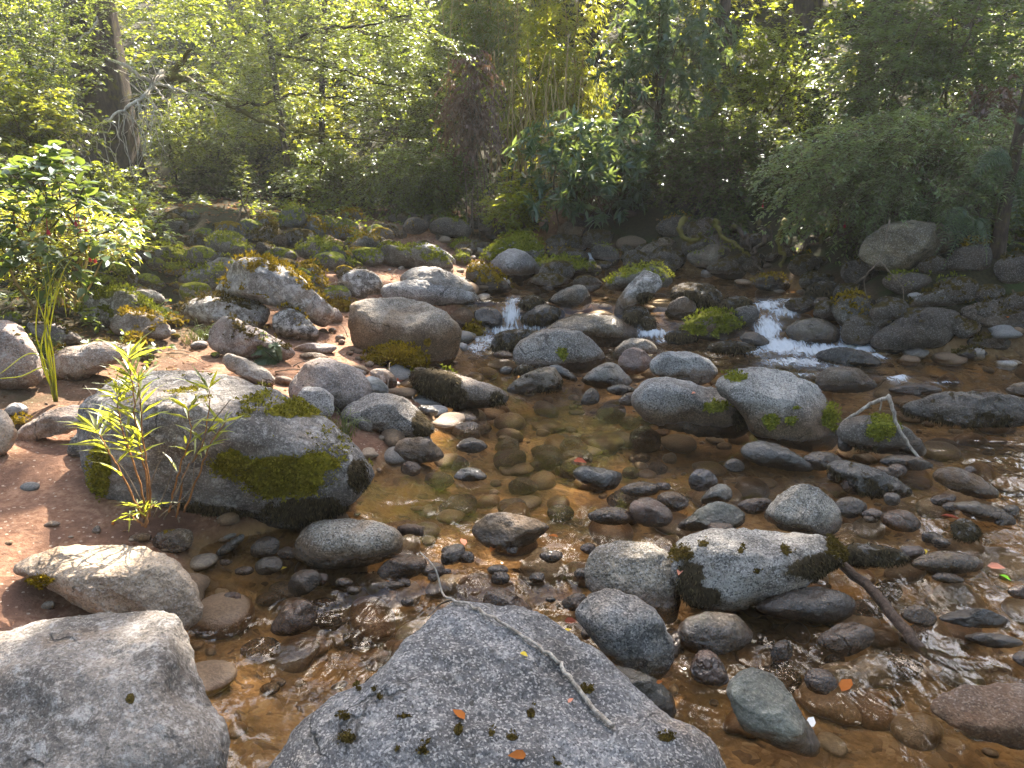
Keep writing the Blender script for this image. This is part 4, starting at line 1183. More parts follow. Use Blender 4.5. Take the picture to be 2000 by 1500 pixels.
# --- shaded boulders at the back
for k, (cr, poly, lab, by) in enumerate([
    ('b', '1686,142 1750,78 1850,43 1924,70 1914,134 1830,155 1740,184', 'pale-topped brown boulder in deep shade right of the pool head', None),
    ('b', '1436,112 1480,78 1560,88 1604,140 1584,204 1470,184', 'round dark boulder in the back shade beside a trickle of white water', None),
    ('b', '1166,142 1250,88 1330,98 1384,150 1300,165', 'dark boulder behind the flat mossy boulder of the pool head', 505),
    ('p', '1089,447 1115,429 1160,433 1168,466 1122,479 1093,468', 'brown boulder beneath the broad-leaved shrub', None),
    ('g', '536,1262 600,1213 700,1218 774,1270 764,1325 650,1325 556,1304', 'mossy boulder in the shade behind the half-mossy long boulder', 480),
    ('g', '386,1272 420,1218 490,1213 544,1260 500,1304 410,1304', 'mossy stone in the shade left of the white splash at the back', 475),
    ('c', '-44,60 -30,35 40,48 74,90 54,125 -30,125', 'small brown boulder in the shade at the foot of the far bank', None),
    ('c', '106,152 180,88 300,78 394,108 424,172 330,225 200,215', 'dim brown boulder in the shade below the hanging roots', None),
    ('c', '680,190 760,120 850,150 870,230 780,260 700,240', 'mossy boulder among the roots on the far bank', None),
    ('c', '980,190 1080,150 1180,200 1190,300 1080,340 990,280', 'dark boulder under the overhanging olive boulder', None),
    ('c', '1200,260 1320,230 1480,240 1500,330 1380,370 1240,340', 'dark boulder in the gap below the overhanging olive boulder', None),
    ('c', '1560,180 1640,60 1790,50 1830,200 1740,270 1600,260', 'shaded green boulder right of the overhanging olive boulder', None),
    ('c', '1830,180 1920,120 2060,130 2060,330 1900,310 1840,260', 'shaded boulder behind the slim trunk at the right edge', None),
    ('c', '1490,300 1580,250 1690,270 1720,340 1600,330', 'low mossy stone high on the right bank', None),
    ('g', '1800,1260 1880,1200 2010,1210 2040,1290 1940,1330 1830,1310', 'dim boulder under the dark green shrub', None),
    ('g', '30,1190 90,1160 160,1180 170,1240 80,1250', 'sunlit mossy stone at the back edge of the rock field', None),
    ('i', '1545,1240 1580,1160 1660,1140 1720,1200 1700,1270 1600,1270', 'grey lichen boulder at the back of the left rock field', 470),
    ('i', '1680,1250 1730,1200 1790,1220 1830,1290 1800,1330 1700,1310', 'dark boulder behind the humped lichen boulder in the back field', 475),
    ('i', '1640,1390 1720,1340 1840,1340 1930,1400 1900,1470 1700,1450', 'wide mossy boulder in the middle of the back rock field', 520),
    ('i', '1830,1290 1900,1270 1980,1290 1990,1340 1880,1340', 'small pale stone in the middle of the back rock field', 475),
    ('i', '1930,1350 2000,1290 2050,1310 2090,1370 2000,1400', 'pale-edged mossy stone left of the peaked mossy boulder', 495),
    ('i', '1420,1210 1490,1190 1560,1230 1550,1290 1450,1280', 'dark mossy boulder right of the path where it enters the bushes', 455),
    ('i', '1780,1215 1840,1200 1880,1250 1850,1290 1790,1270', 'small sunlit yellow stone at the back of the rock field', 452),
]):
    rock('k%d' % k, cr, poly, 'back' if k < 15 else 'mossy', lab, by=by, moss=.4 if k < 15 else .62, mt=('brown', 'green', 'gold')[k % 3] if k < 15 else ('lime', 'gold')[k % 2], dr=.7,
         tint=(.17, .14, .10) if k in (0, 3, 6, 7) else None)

# --- stones that fill the gaps of the boulder fields, all alike
rg = np.random.default_rng(11)
FILL = [(330, 760, 430, 590, 50, 68, 'mossy', 'small mossy stone filling a gap between the larger boulders of the left bank', 'gap stones of the left bank'),
        (560, 800, 640, 720, 22, 20, 'pink', 'little pinkish cobble in the stony strip left of the huge rounded boulder', 'cobbles beside the huge boulder'),
        (255, 350, 495, 585, 10, 42, 'mossy', 'mossy stone on the litter between the flowering bush and the humped boulder', 'stones on the litter by the bush'),
        (330, 560, 415, 520, 14, 44, 'mossy', 'mossy stone half buried beside the dirt path', 'stones beside the dirt path'),
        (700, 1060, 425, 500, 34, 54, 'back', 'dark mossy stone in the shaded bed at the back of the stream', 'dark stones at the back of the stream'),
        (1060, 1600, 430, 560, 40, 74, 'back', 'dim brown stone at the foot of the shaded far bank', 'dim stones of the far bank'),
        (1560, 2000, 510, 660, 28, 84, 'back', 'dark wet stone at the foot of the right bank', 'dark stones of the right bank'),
        (20, 430, 490, 700, 36, 40, 'mossy', 'weathered mossy stone lying among the dry plants of the left bank', 'stones among dry plants')]
FILL += [(430, 1160, 1050, 1180, 26, 46, 'wet', 'small wet stone in the shallow riffle of the near channel', 'wet stones of the near riffle'),
         (1290, 1990, 900, 1090, 22, 52, 'wet', 'small wet stone between the cobbles on the right side of the pool', 'wet stones right of the pool'),
         (1310, 1980, 1130, 1400, 22, 70, 'bed', 'flat brown stone sunk in the shallow water at lower right', 'sunken stones at lower right'),
         (740, 1330, 800, 1010, 40, 64, 'bed', 'brown stone lying on the bottom of the clear pool', 'stones on the pool bottom'),
         (380, 760, 1150, 1420, 16, 70, 'bed', 'brown stone on the bed of the near left channel', 'stones on the bed of the near channel')]
for k_f, (x0, x1, y0_, y1, n, sz, sty, lab, grp) in enumerate(FILL):
    for k in range(n):
        cx, cy = rg.uniform(x0, x1), rg.uniform(y0_, y1)
        a = sz * rg.uniform(.45, 1.1)
        h = a * rg.uniform(.5, .8)
        th = np.linspace(0, 2 * math.pi, 8, endpoint=False)
        rr = rg.uniform(.82, 1.15, 8)
        poly = ' '.join('%.1f,%.1f' % (cx + a * .5 * r * math.cos(t), cy + h * .5 * r * math.sin(t)) for t, r in zip(th, rr))
        bd = sty == 'bed'
        if bd and stream_sd(*[np.array([q_]) for q_ in hit(cx, cy)[:2]])[0] > -.1:
            continue
        rock('%s%d' % (sty, k + int(x0)), 'p', poly, ['brown', 'tan', 'gran'][rg.integers(3)] if bd else ['wet', 'tan', 'brown', 'gran', 'red'][rg.integers(5)] if sty == 'wet' else sty, lab, group=grp, name='stone' if k_f < 8 else 'cobble', push=.1, moss=.62 if sty == 'mossy' else None, tuft=False, bed=bd, mt=('brown', 'green', 'gold', 'lime')[rg.integers(4)] if sty == 'mossy' else None)

# ------------------------------------------------------------------ trees and shrubs
vr = np.random.default_rng(21)


def zscale(y): return y * 1.03 / F


def ground_at(x, y):
    return np.array([x, y, float(land_z(np.array([x]), np.array([y]))[0])])


def volume_points(c, r, n, rng, gate=.0, freq=1.3, shell=.45):
    out = []
    tot = 0
    while tot < n:
        u = nrmz(rng.normal(size=(n * 2, 3)))
        rad = rng.random(n * 2) ** shell
        p = u * rad[:, None]
        q = c + p * r
        g = fbm(q * freq * np.array([1, 1, 1.9]) + 5, 3)
        k = g > gate + rng.normal(0, .06, len(g))
        if len(out) < 25:
            k &= q[:, 2] > land_z(q[:, 0], q[:, 1]) + .03
        out.append(np.concatenate([q[k], p[k]], 1))
        tot += k.sum()
        if tot == 0 or len(out) > 40:
            break
    o = np.concatenate(out)[:n]
    return o[:, :3], o[:, 3:]


def shrub(name, label, box, y, thick, S, n, ln, L, Wd, mat, droop=.3, T=T_RHOMB, tipped=False, gate=-.05, freq=1.9, stems=7, base=None,
          cat='shrub', group=None, stem_mat='stem', lean=(0, 0, 0), flat=.75, srad=.012, shell=.45, hang=0.0, spread=.85, culm=False, crown='foliage', stemname='stem', up=.25):
    x0, y0, x1, y1 = box
    c = at((x0 + x1) / 2, (y0 + y1) / 2, y)
    r = np.array([(x1 - x0) / 2 * zscale(y), thick, (y1 - y0) / 2 * zscale(y)])
    g = ground_at(c[0], y + thick * .3) if base is None else hit(*base, bed=True)
    root = empty(name, g, label, cat, group)
    P, u = volume_points(c, r, S, vr, gate, freq, shell)
    P = P.copy()
    d = u * np.array([1, 1, .6]) + np.array([0, 0, up]) + np.array(lean) + vr.normal(0, .35, P.shape)
    d = nrmz(d)
    lns = ln * vr.uniform(.6, 1.25, len(P))
    tint = np.clip(.5 + 1.1 * fbm(P * 1.8 + 70, 3), 0, 1)
    BL, BT = MB(), MB()
    if L < .06:
        L, Wd, n = L * 1.4, Wd * 1.45, int(n * .8)
    sprays(BL, BT, P - d * lns[:, None] * .6, d, lns, n, L, Wd, vr, droop, flat, tint, T, spread, .0035, tipped, hang)
    BL.build(crown, M[mat], root)
    BT.build('twigs', M[stem_mat], root)
    for k in range(stems):
        tgt = P[vr.integers(len(P))]
        b0 = g + np.array([vr.normal(0, .12 + r[0] * .12), vr.normal(0, .1), -.05])
        mid = b0 * .5 + tgt * .5 + np.array([vr.normal(0, .08), vr.normal(0, .08), .12 * r[2]])
        if culm:
            b0 = ground_at(c[0] + vr.uniform(-.9, .9) * r[0], y + vr.uniform(-1, 1) * thick)
            tgt = b0 + np.array([vr.normal(0, .25), vr.normal(0, .2), c[2] + r[2] - b0[2]])
            mid = (b0 + tgt) / 2 + vr.normal(0, .08, 3)
        B = MB()
        pth = smooth_path([b0, mid, tgt], 10)
        pth[1:-1] += vr.normal(0, .012, (8, 3))
        tube(B, pth, np.linspace(srad, srad * .4, 10) * vr.uniform(.7, 1.3), 5)
        B.build(stemname, M[stem_mat], root, smooth=True)
    return root


def trunk_part(root, x, y, rad, h, mat='bark', lean=(0, 0), flare=.6, name='trunk', moss=None):
    b = ground_at(x, y)
    zz = np.concatenate([[-.3, 0, .12, .3, .6], np.linspace(1, h, 16)])
    rr = rad * (1 + flare * np.exp(-np.clip(zz, 0, None) / .25)) * (1 - .45 * np.clip(zz, 0, None) / h)
    p = np.stack([x + lean[0] * zz + .03 * np.sin(zz * 1.1 + x), y + lean[1] * zz + .03 * np.cos(zz * .9), b[2] + zz], 1)
    B = MB()
    tube(B, p, rr, 22, .5, wob=.28)
    B.build(name, M[mat], root, smooth=True)
    return p


# --- the canopy overhead: crowns whose gaps let the sun through onto the left bank
def inpoly(px, py, poly):
    poly = np.array(poly, float)
    c = np.zeros(px.shape, bool)
    for i in range(len(poly)):
        a, b = poly[i], poly[(i + 1) % len(poly)]
        k = (a[1] > py) != (b[1] > py)
        with np.errstate(divide='ignore', invalid='ignore'):
            xi = a[0] + (py - a[1]) / ((b[1] - a[1]) or 1e-9) * (b[0] - a[0])
        c ^= k & (px < xi)
    return c


LIT = [([(-900, 1350), (160, 1345), (340, 1320), (420, 1170), (420, 1050), (350, 980), (180, 1000), (-900, 1030)], 1.0),
       ([(-900, 850), (150, 850), (150, 925), (-900, 925)], .9),
       ([(-900, 470), (250, 470), (420, 660), (560, 700), (450, 780), (280, 880), (-900, 860)], .97),
       ([(380, 440), (720, 440), (760, 560), (960, 540), (985, 600), (900, 640), (760, 640), (700, 700), (700, 760), (560, 860), (440, 760)], .86),
       ([(670, 680), (920, 680), (920, 810), (680, 800)], 1.0),
       ([(150, 900), (420, 900), (420, 1060), (150, 1060)], .75),
       ([(880, 800), (1150, 800), (1120, 1000), (820, 1000)], .42),
       ([(1080, 590), (1420, 590), (1480, 720), (1150, 700)], .30)]


def lit_prob(g):
    px, py, z = proj(g)
    pr = np.full(len(g), .11)
    for poly, q in LIT:
        pr = np.where(inpoly(px, py, poly) & (z > 0), np.maximum(pr, q), pr)
    farr = g[:, 1] > 6.8
    base = np.where(g[:, 0] < .2, .30, np.where(g[:, 0] < 2.2, .56, .58))
    pr = np.where(farr & (pr < .3), base, pr)
    pr = np.where(g[:, 1] > 12.5, np.where(g[:, 0] < .5, .14, .30), pr)
    pr = np.where((g[:, 1] < 1.5), .03, pr)
    return pr


TREES = [('spreading tree with its trunk at the left, hung with bare pale branches', -5.6, 11.2, .33, 22, 'bark'),
         ('tall dark tree behind the straw coloured canes', 1.3, 14.2, .20, 23, 'bark'),
         ('tall thick reddish trunked tree upper right behind the blue-green leaves', 4.75, 13.6, .23, 24, 'bark'),
         ('slim dark trunked tree just right of the thick reddish one', 5.8, 12.9, .11, 19, 'bark'),
         ('thick trunked tree near the top right corner', 7.4, 13.8, .32, 24, 'bark'),
         ('slender tree far back between the left trunk and the path', -3.4, 15.5, .12, 20, 'bark')]
NC = 9000
gxy = np.stack([vr.uniform(-9, 10, NC * 4), vr.uniform(.55, 24, NC * 4), np.full(NC * 4, .2)], 1)
hh = np.where(gxy[:, 1] < 6.8, vr.uniform(9, 17, NC * 4), vr.uniform(5.0, 13, NC * 4))
pr = lit_prob(gxy)
sc_ = np.where(gxy[:, 1] < 6.8, 2.6, 1.3)
nz = fbm(gxy * sc_[:, None] + 3, 3)
rank = 1 / (1 + np.exp(-nz / nz.std() * 1.7))                # uniform from 0 to 1
NSTD = nz.std()
keepc = rank > pr
pc = gxy + TO_SUN * (hh / TO_SUN[2])[:, None]
ppx, ppy, ppz = proj(pc)
keepc &= ((ppy < -130) | (ppz < .5))
pc = pc[keepc][:NC]
# unseen ring of leaves added at the sides and rear to cut sky light
NS = 3000
sa = vr.uniform(R_(52), R_(308), NS)
sr = vr.uniform(9, 13, NS)
ps = np.stack([np.sin(sa) * sr, 3 + np.cos(sa) * sr, .6 + vr.random(NS) * 13.5], 1)
_x, _y, _z = proj(ps)
ps = ps[(_z < .3) | (_x < -250) | (_x > 2250)]
gs_ = ps - TO_SUN * ((ps[:, 2] - .2) / TO_SUN[2])[:, None]
BL = MB()
sprays(BL, None, ps, nrmz(vr.normal(size=ps.shape)), .9, 20, .32, .18, vr, .25, .5)
tag(BL.build('sky_blocking_foliage', M['leaf_canopy']), 'unseen leaf crowns added around the stream to cut the sky light', 'foliage', kind='stuff')
own = np.argmin(np.stack([np.hypot(pc[:, 0] - t[1], (pc[:, 1] - t[2]) * .6) for t in TREES]), 0)
tree_roots = []
for k, (lab, x, y, rad, h, mat) in enumerate(TREES):
    g = ground_at(x, y)
    root = empty('tree', g, lab, 'tree', 'forest trees')
    tree_roots.append(root)
    path = trunk_part(root, x, y, rad, h, mat, lean=(vr.normal(0, .012), vr.normal(0, .01)))
    mine = pc[own == k]
    if len(mine) < 5:
        continue
    BL, BT = MB(), MB()
    d = nrmz(vr.normal(size=mine.shape) * np.array([1, 1, .35]) + nrmz(mine - np.array([x, y, 7.])) * .5)
    sprays(BL, BT, mine - d * .3, d, .8, 22, .25, .14, vr, .25, .6, None, T_RHOMB, .9, .006)
    lv = BL.v[0].reshape(-1, 4, 3)
    lc = lv.mean(1)
    gg = lc - TO_SUN * ((lc[:, 2] - .2) / TO_SUN[2])[:, None]
    gg[:, 2] = .2
    rk = 1 / (1 + np.exp(-fbm(gg * np.where(gg[:, 1] < 6.8, 2.6, 1.3)[:, None] + 3, 3) / NSTD * 1.7))
    kl = rk > lit_prob(gg)
    tn = BL.t[0].reshape(-1, 4)[kl].ravel()
    BL = MB()
    BL.add(lv[kl].reshape(-1, 3), np.arange(kl.sum() * 4).reshape(-1, 4), tn)
    BL.build('crown', M['leaf_canopy'], root)
    BT.build('twigs', M['stem'], root)
    for j in range(9):
        tg_ = mine[vr.integers(len(mine))]
        t0 = path[min(len(path) - 2, 9 + vr.integers(10))]
        p = smooth_path([t0, (t0 + tg_) / 2 + np.array([0, 0, .5]), tg_], 14)
        _x, _y, _z = proj(p)
        if ((_y > -20) & (_x > 0) & (_x < 2000) & (_z > 0)).sum() > 3:
            continue
        B = MB()
        tube(B, p + vr.normal(0, .03, p.shape), np.linspace(rad * .32, .015, 14), 7)
        B.build('branch', M[mat], root, smooth=True)

# --- the left tree's low limbs and dead branches, as seen from the stream
T1 = tree_roots[0]
TY = 10.6


def branch(root, pts, r0, r1, mat, name='branch', n=26, wob=.012, y=TY, k=6):
    P = [at(q[0], q[1], q[2] if len(q) > 2 else y) for q in pts]
    p = smooth_path(P, n)
    p[1:-1] += vr.normal(0, wob, (n - 2, 3))
    B = MB()
    tube(B, p, np.linspace(r0, r1, n), k)
    B.build(name, M[mat], root, smooth=True)
    return p


limbs = []
limbs.append(branch(T1, [(262, 200, 11.1), (318, 165, 10.4), (352, 122, 10.2), (372, 95, 10)], .055, .022, 'bark_mossy'))
limbs.append(branch(T1, [(318, 165, 10.4), (345, 150, 10.2), (400, 177, 10), (455, 207, 9.8), (520, 240, 9.6), (620, 265, 9.4), (765, 276, 9.2)], .06, .008, 'bark_mossy', n=40))
limbs.append(branch(T1, [(455, 205, 9.8), (530, 200, 9.7), (570, 185, 9.6), (640, 190, 9.4), (760, 205, 9.2)], .022, .005, 'bark', n=30))
limbs.append(branch(T1, [(560, 95, 9.6), (600, 68, 9.5), (650, 55, 9.4), (720, 48, 9.3), (830, 20, 9.2)], .03, .006, 'bark', n=30))
limbs.append(branch(T1, [(540, 105, 9.6), (620, 125, 9.5), (700, 148, 9.4), (790, 178, 9.2)], .018, .005, 'bark', n=26))
limbs.append(branch(T1, [(690, 60, 9.4), (760, 70, 9.3), (800, 50, 9.2), (860, 90, 9.1)], .012, .004, 'bark', n=20))
dead = branch(T1, [(318, 140, 10.3), (298, 165, 9.9), (282, 188, 9.6), (245, 212, 9.4), (190, 244, 9.2), (140, 262, 9.1)], .034, .006, 'dead_wood', 'dead_branch', 30)
branch(T1, [(298, 165, 9.9), (262, 138, 9.8), (236, 124, 9.7), (208, 112, 9.7)], .026, .016, 'dead_wood', 'dead_branch', 14)
branch(T1, [(298, 162, 9.9), (340, 172, 9.7), (390, 190, 9.6), (440, 208, 9.5)], .016, .005, 'dead_wood', 'dead_branch', 16)
branch(T1, [(300, 165, 9.9), (318, 190, 9.7), (345, 215, 9.6)], .013, .004, 'dead_wood', 'dead_branch', 12)
branch(T1, [(188, 32, 9.6), (178, 60, 9.5), (158, 75, 9.5), (155, 108, 9.5)], .012, .009, 'dead_wood', 'dead_branch', 14)
branch(T1, [(128, 198, 9.3), (150, 215, 9.3), (174, 228, 9.3)], .011, .008, 'dead_wood', 'dead_branch', 10)
for q_ in ([(300, 165, 9.9), (335, 168, 9.7), (370, 182, 9.6), (420, 185, 9.5), (470, 195, 9.4)], [(296, 160, 9.9), (318, 140, 9.8), (335, 120, 9.7)], [(300, 168, 9.9), (325, 200, 9.7), (330, 235, 9.6)], [(298, 160, 9.9), (290, 135, 9.8), (300, 110, 9.8)], [(285, 185, 9.6), (300, 215, 9.5), (295, 250, 9.4)], [(400, 195, 9.5), (420, 220, 9.4), (418, 238, 9.4)]):
    branch(T1, q_, .011, .004, 'dead_wood', 'dead_branch', 14)
B = MB()
for k in range(30):                                            # the fan of bare twigs hanging from the dead branch
    t0 = dead[vr.integers(8, 28)]
    ln = vr.uniform(.25, .85)
    e = t0 + np.array([vr.normal(0, .16), vr.normal(0, .1), -ln])
    m = (t0 + e) / 2 + np.array([vr.normal(0, .10), 0, .06])
    p = smooth_path([t0, m, e], 9)
    p[1:] += vr.normal(0, .012, (8, 3))
    tube(B, p, np.linspace(.007, .0025, 9), 4)
for k in range(26):
    t0 = dead[vr.integers(2, 14)]
    e = t0 + nrmz(vr.normal(size=3) * np.array([1, .5, 1])) * vr.uniform(.2, .5)
    tube(B, smooth_path([t0, (t0 + e) / 2 + vr.normal(0, .03, 3), e], 6), np.linspace(.006, .002, 6), 4)
B.build('bare_twigs', M['dead_wood'], T1)
# leafy flat sprays along the live limbs and across the top left
BL, BT = MB(), MB()
bp = []
for p in limbs[1:]:
    k = vr.integers(4, len(p), 46)
    bp.append(p[k] + vr.normal(0, .10, (46, 3)))
q, _ = volume_points(at(240, 30, 9.6), np.array([2.6, 1.0, .95]), 620, vr, -.10, 1.5, .4)
q2, _ = volume_points(at(640, 60, 9.6), np.array([1.5, .8, .9]), 330, vr, -.02, 1.5, .4)
q3, _ = volume_points(at(560, 170, 9.9), np.array([1.1, .7, .5]), 130, vr, .02, 1.5, .4)
bp = np.concatenate(bp + [q, q2, q3])
_x, _y, _z = proj(bp)
bp = bp[~((_x > 185) & (_x < 330) & (_y > 45 + 30 * np.sin(_x * .05)))]
d = nrmz(vr.normal(size=bp.shape) * np.array([1, .8, .18]) + np.array([.3, -.2, -.05]))
tint = np.clip(.5 + 1.2 * fbm(bp * 1.5, 3), 0, 1)
sprays(BL, BT, bp, d, .42 * vr.uniform(.6, 1.2, len(bp)), 30, .040, .019, vr, .18, .85, tint, T_RHOMB, .9, .003)
BL.build('leaf_spray', M['leaf_fine'], T1)
BT.build('twigs', M['bark'], T1)

# --- shrubs, front to back; pixel boxes are turned into real places at the given distance
shrub('broad_leaf_bush', 'leafy bush with big dark green toothed leaves and red flowers at the left', (-40, 285, 230, 540), 4.9, .42, 92, 9, .34, .088, .056, 'leaf_broad', droop=.35, T=T_OVATE, gate=-.06, shell=.33, stems=14, base=(110, 560), cat='bush', flat=.8)
shrub('bamboo_thicket', 'yellow-green bamboo leaves glowing behind the big-leaved bush', (-90, 370, 250, 560), 5.6, .6, 400, 14, .26, .075, .012, 'leaf_lime', droop=.25, T=T_LANCE, gate=-.06, stems=14, cat='bamboo', stem_mat='cane', hang=.0, shell=.35)
shrub('low_herb', 'patch of herbs with horizontal bright leaves at the foot of the left tree', (200, 370, 340, 500), 7.2, .45, 170, 10, .22, .06, .036, 'leaf_mid', droop=.2, T=T_OVATE, gate=-.2, stems=10, cat='plant', flat=.9)
shrub('leafy_shrub', 'small-leaved shrub with sparkling leaves left of the tree trunk', (-60, 90, 190, 360), 8.6, .7, 520, 16, .34, .042, .024, 'leaf_mid', gate=-.1)
shrub('leafy_shrub', 'dull olive shrub in the top left corner', (-80, -60, 170, 190), 10.2, .8, 420, 18, .36, .045, .022, 'leaf_fine', gate=-.1)
shrub('shade_bush', 'dense dark bush with thin bare stems right of the tree trunk', (300, 200, 470, 345), 11.8, .8, 420, 22, .36, .042, .022, 'leaf_mid', gate=-.18, stems=22, srad=.014, stem_mat='bark')
shrub('shade_bush', 'dark twiggy bush at the end of the dirt path', (400, 270, 560, 420), 12.4, .8, 260, 18, .36, .042, .022, 'leaf_dark', gate=-.05, stems=26, srad=.012, stem_mat='bark')
shrub('sapling', 'slender sapling with small pale leaves beside the dirt path', (452, 290, 502, 425), 9.6, .14, 44, 10, .16, .036, .022, 'leaf_mid', gate=-.4, stems=3, cat='sapling', base=(478, 445))
shrub('leafy_shrub', 'sunlit yellow-green shrub behind the long bare limb', (520, 150, 700, 390), 12.6, .9, 520, 20, .38, .045, .022, 'leaf_lime', gate=-.02, T=T_RHOMB)
shrub('leafy_shrub', 'grey-green shrub over the mossy rocks left of centre', (540, 270, 720, 415), 11.0, .7, 330, 20, .34, .042, .022, 'leaf_fine', gate=-.05, stems=12)
shrub('drooping_shrub', 'wide grey-green shrub drooping over the shaded rocks at centre left', (690, 275, 965, 430), 10.6, .8, 780, 24, .38, .038, .020, 'leaf_fine', droop=.45, gate=-.12, lean=(.15, -.2, -.15), stems=14, up=.0)
shrub('leafy_shrub', 'dim shrub under the shaft of light at top centre', (680, 20, 900, 290), 12.4, .9, 760, 20, .38, .045, .022, 'leaf_fine', gate=-.08)
shrub('bamboo_clump', 'tall yellow-green bamboo clump with straw canes at top centre', (960, -40, 1190, 330), 11.9, .8, 700, 16, .42, .11, .016, 'leaf_lime', droop=.6, T=T_LANCE, gate=-.08, stems=13, cat='bamboo', stem_mat='cane', hang=.4, culm=True, srad=.011, stemname='culm')
shrub('bamboo_clump', 'dull green bamboo at the top edge left of the yellow-green clump', (860, -60, 1010, 150), 12.2, .7, 380, 16, .40, .11, .015, 'leaf_fine', droop=.6, T=T_LANCE, gate=-.1, stems=10, cat='bamboo', stem_mat='cane', hang=.4, culm=True, stemname='culm')
shrub('laurel_shrub', 'shrub with whorls of long blue-green leaves overhanging the stream at centre', (1000, 225, 1275, 425), 9.2, .6, 260, 11, .26, .135, .036, 'leaf_blue', droop=.3, T=T_LANCE, tipped=True, gate=-.15, stems=12, spread=1.3, flat=.5, lean=(0, -.3, 0))
shrub('laurel_shrub', 'long-leaved blue-green shrub high up right of the bamboo', (1180, -30, 1420, 220), 10.6, .7, 330, 11, .28, .135, .034, 'leaf_blue', droop=.3, T=T_LANCE, tipped=True, gate=-.08, stems=9, spread=1.3, flat=.5)
shrub('bright_bush', 'bright pale-leaved bush low over the rocks at centre', (935, 335, 1075, 455), 9.4, .45, 250, 12, .22, .060, .030, 'leaf_lime', droop=.25, T=T_OVATE, gate=-.1, stems=10, flat=.7)
shrub('dark_shrub', 'dark blue-green small-leaved shrub between the laurel and the feathery shrub', (1255, 215, 1560, 440), 8.9, .8, 980, 22, .34, .036, .021, 'leaf_dark', gate=-.12, droop=.35, stems=14, lean=(-.1, -.25, -.1))
shrub('leafy_shrub', 'thin-stemmed olive shrub above the dark blue-green one', (1340, 40, 1640, 290), 11.4, .9, 760, 20, .38, .040, .021, 'leaf_mid', gate=-.02, stems=18, srad=.016)
shrub('feathery_shrub', 'wide pale green feathery shrub sweeping down over the right bank', (1500, 215, 2060, 465), 6.9, .8, 1400, 28, .42, .036, .016, 'leaf_feather', droop=.35, gate=-.14, lean=(-.45, -.3, -.28), flat=.9, stems=14, up=.05, stem_mat='bark_pale', srad=.016)
shrub('feathery_shrub', 'hazy grey-green shrub filling the top right corner', (1600, -60, 2080, 250), 9.0, .9, 1300, 24, .42, .040, .018, 'leaf_feather', droop=.3, gate=-.08, lean=(-.25, -.2, -.1), stems=12, stem_mat='bark_pale', srad=.016)
shrub('leafy_shrub', 'round-leaved green bush at the right edge above the pool', (1930, 400, 2060, 500), 6.6, .3, 130, 12, .22, .045, .030, 'leaf_mid', T=T_OVATE, gate=-.25, base=(1985, 560), stems=5)
shrub('leafy_shrub', 'small trailing shrub among the roots under the feathery one', (1390, 385, 1480, 470), 8.2, .3, 130, 16, .22, .034, .020, 'leaf_dark', droop=.6, gate=-.2, stems=6)
shrub('leafy_shrub', 'trailing green shrub left of the overhanging olive boulder', (1600, 400, 1720, 510), 7.4, .3, 150, 16, .22, .032, .018, 'leaf_fine', droop=.6, gate=-.15, stems=8)
shrub('withered_bush', 'hanging bunch of withered brown leaves left of the bamboo', (862, 95, 985, 295), 10.2, .35, 260, 18, .30, .060, .022, 'leaf_dead', droop=.9, T=T_LANCE, gate=-.2, stems=8, hang=.7, stem_mat='bark_pale')
shrub('withered_bush', 'small bunch of dead brown leaves in the shrubs at the right edge', (1890, 140, 2010, 260), 8.0, .3, 90, 12, .26, .05, .022, 'leaf_dead', droop=.7, T=T_LANCE, gate=-.2, stems=3, hang=.5, stem_mat='bark_pale')
shrub('leafy_shrub', 'shaded shrub on the far bank behind the laurel', (1080, 270, 1400, 440), 9.7, .5, 460, 18, .34, .045, .024, 'leaf_dark', gate=-.1, stems=10)
shrub('leafy_shrub', 'low shaded shrub behind the rock field', (560, 330, 780, 440), 12.2, .5, 330, 18, .32, .045, .024, 'leaf_mid', gate=-.1, stems=10)
shrub('leafy_shrub', 'shaded undergrowth bush left of the dirt path entrance', (120, 320, 300, 410), 10.4, .5, 240, 18, .3, .042, .024, 'leaf_mid', gate=-.1, stems=9)

shrub('leafy_shrub', 'thick dark green shrub standing behind the small sapling', (430, 90, 640, 330), 13.2, .9, 560, 18, .42, .055, .030, 'leaf_mid', gate=-.08, stems=9)
shrub('leafy_shrub', 'bright leafed shrub low at the left edge behind the lime bamboo', (-80, 130, 130, 340), 8.0, .7, 260, 14, .32, .050, .030, 'leaf_lime', T=T_OVATE, gate=-.02, stems=9)

shrub('shade_bush', 'low dark bush closing the end of the dirt path', (330, 325, 540, 430), 11.4, .5, 330, 20, .32, .045, .026, 'leaf_dark', gate=-.25, stems=16, stem_mat='bark')
shrub('shade_bush', 'dark spreading bush behind the back of the rock field', (520, 330, 760, 425), 11.6, .5, 330, 20, .32, .045, .026, 'leaf_dark', gate=-.2, stems=12, stem_mat='bark')

# straw canes catching the sun at centre
root = empty('dry_cane_clump', ground_at(.45, 10.9), 'clump of dry straw coloured canes in a sunlit gap at centre', 'canes')
for k in range(26):
    b0 = ground_at(.30 + vr.uniform(-.38, .38), 10.9 + vr.normal(0, .2))
    e = b0 + np.array([vr.normal(0, .22), vr.normal(0, .15), vr.uniform(1.2, 2.1)])
    B = MB()
    tube(B, smooth_path([b0, (b0 + e) / 2 + vr.normal(0, .06, 3), e], 9), np.linspace(.014, .007, 9), 6)
    B.build('culm', M['cane'], root, smooth=True)

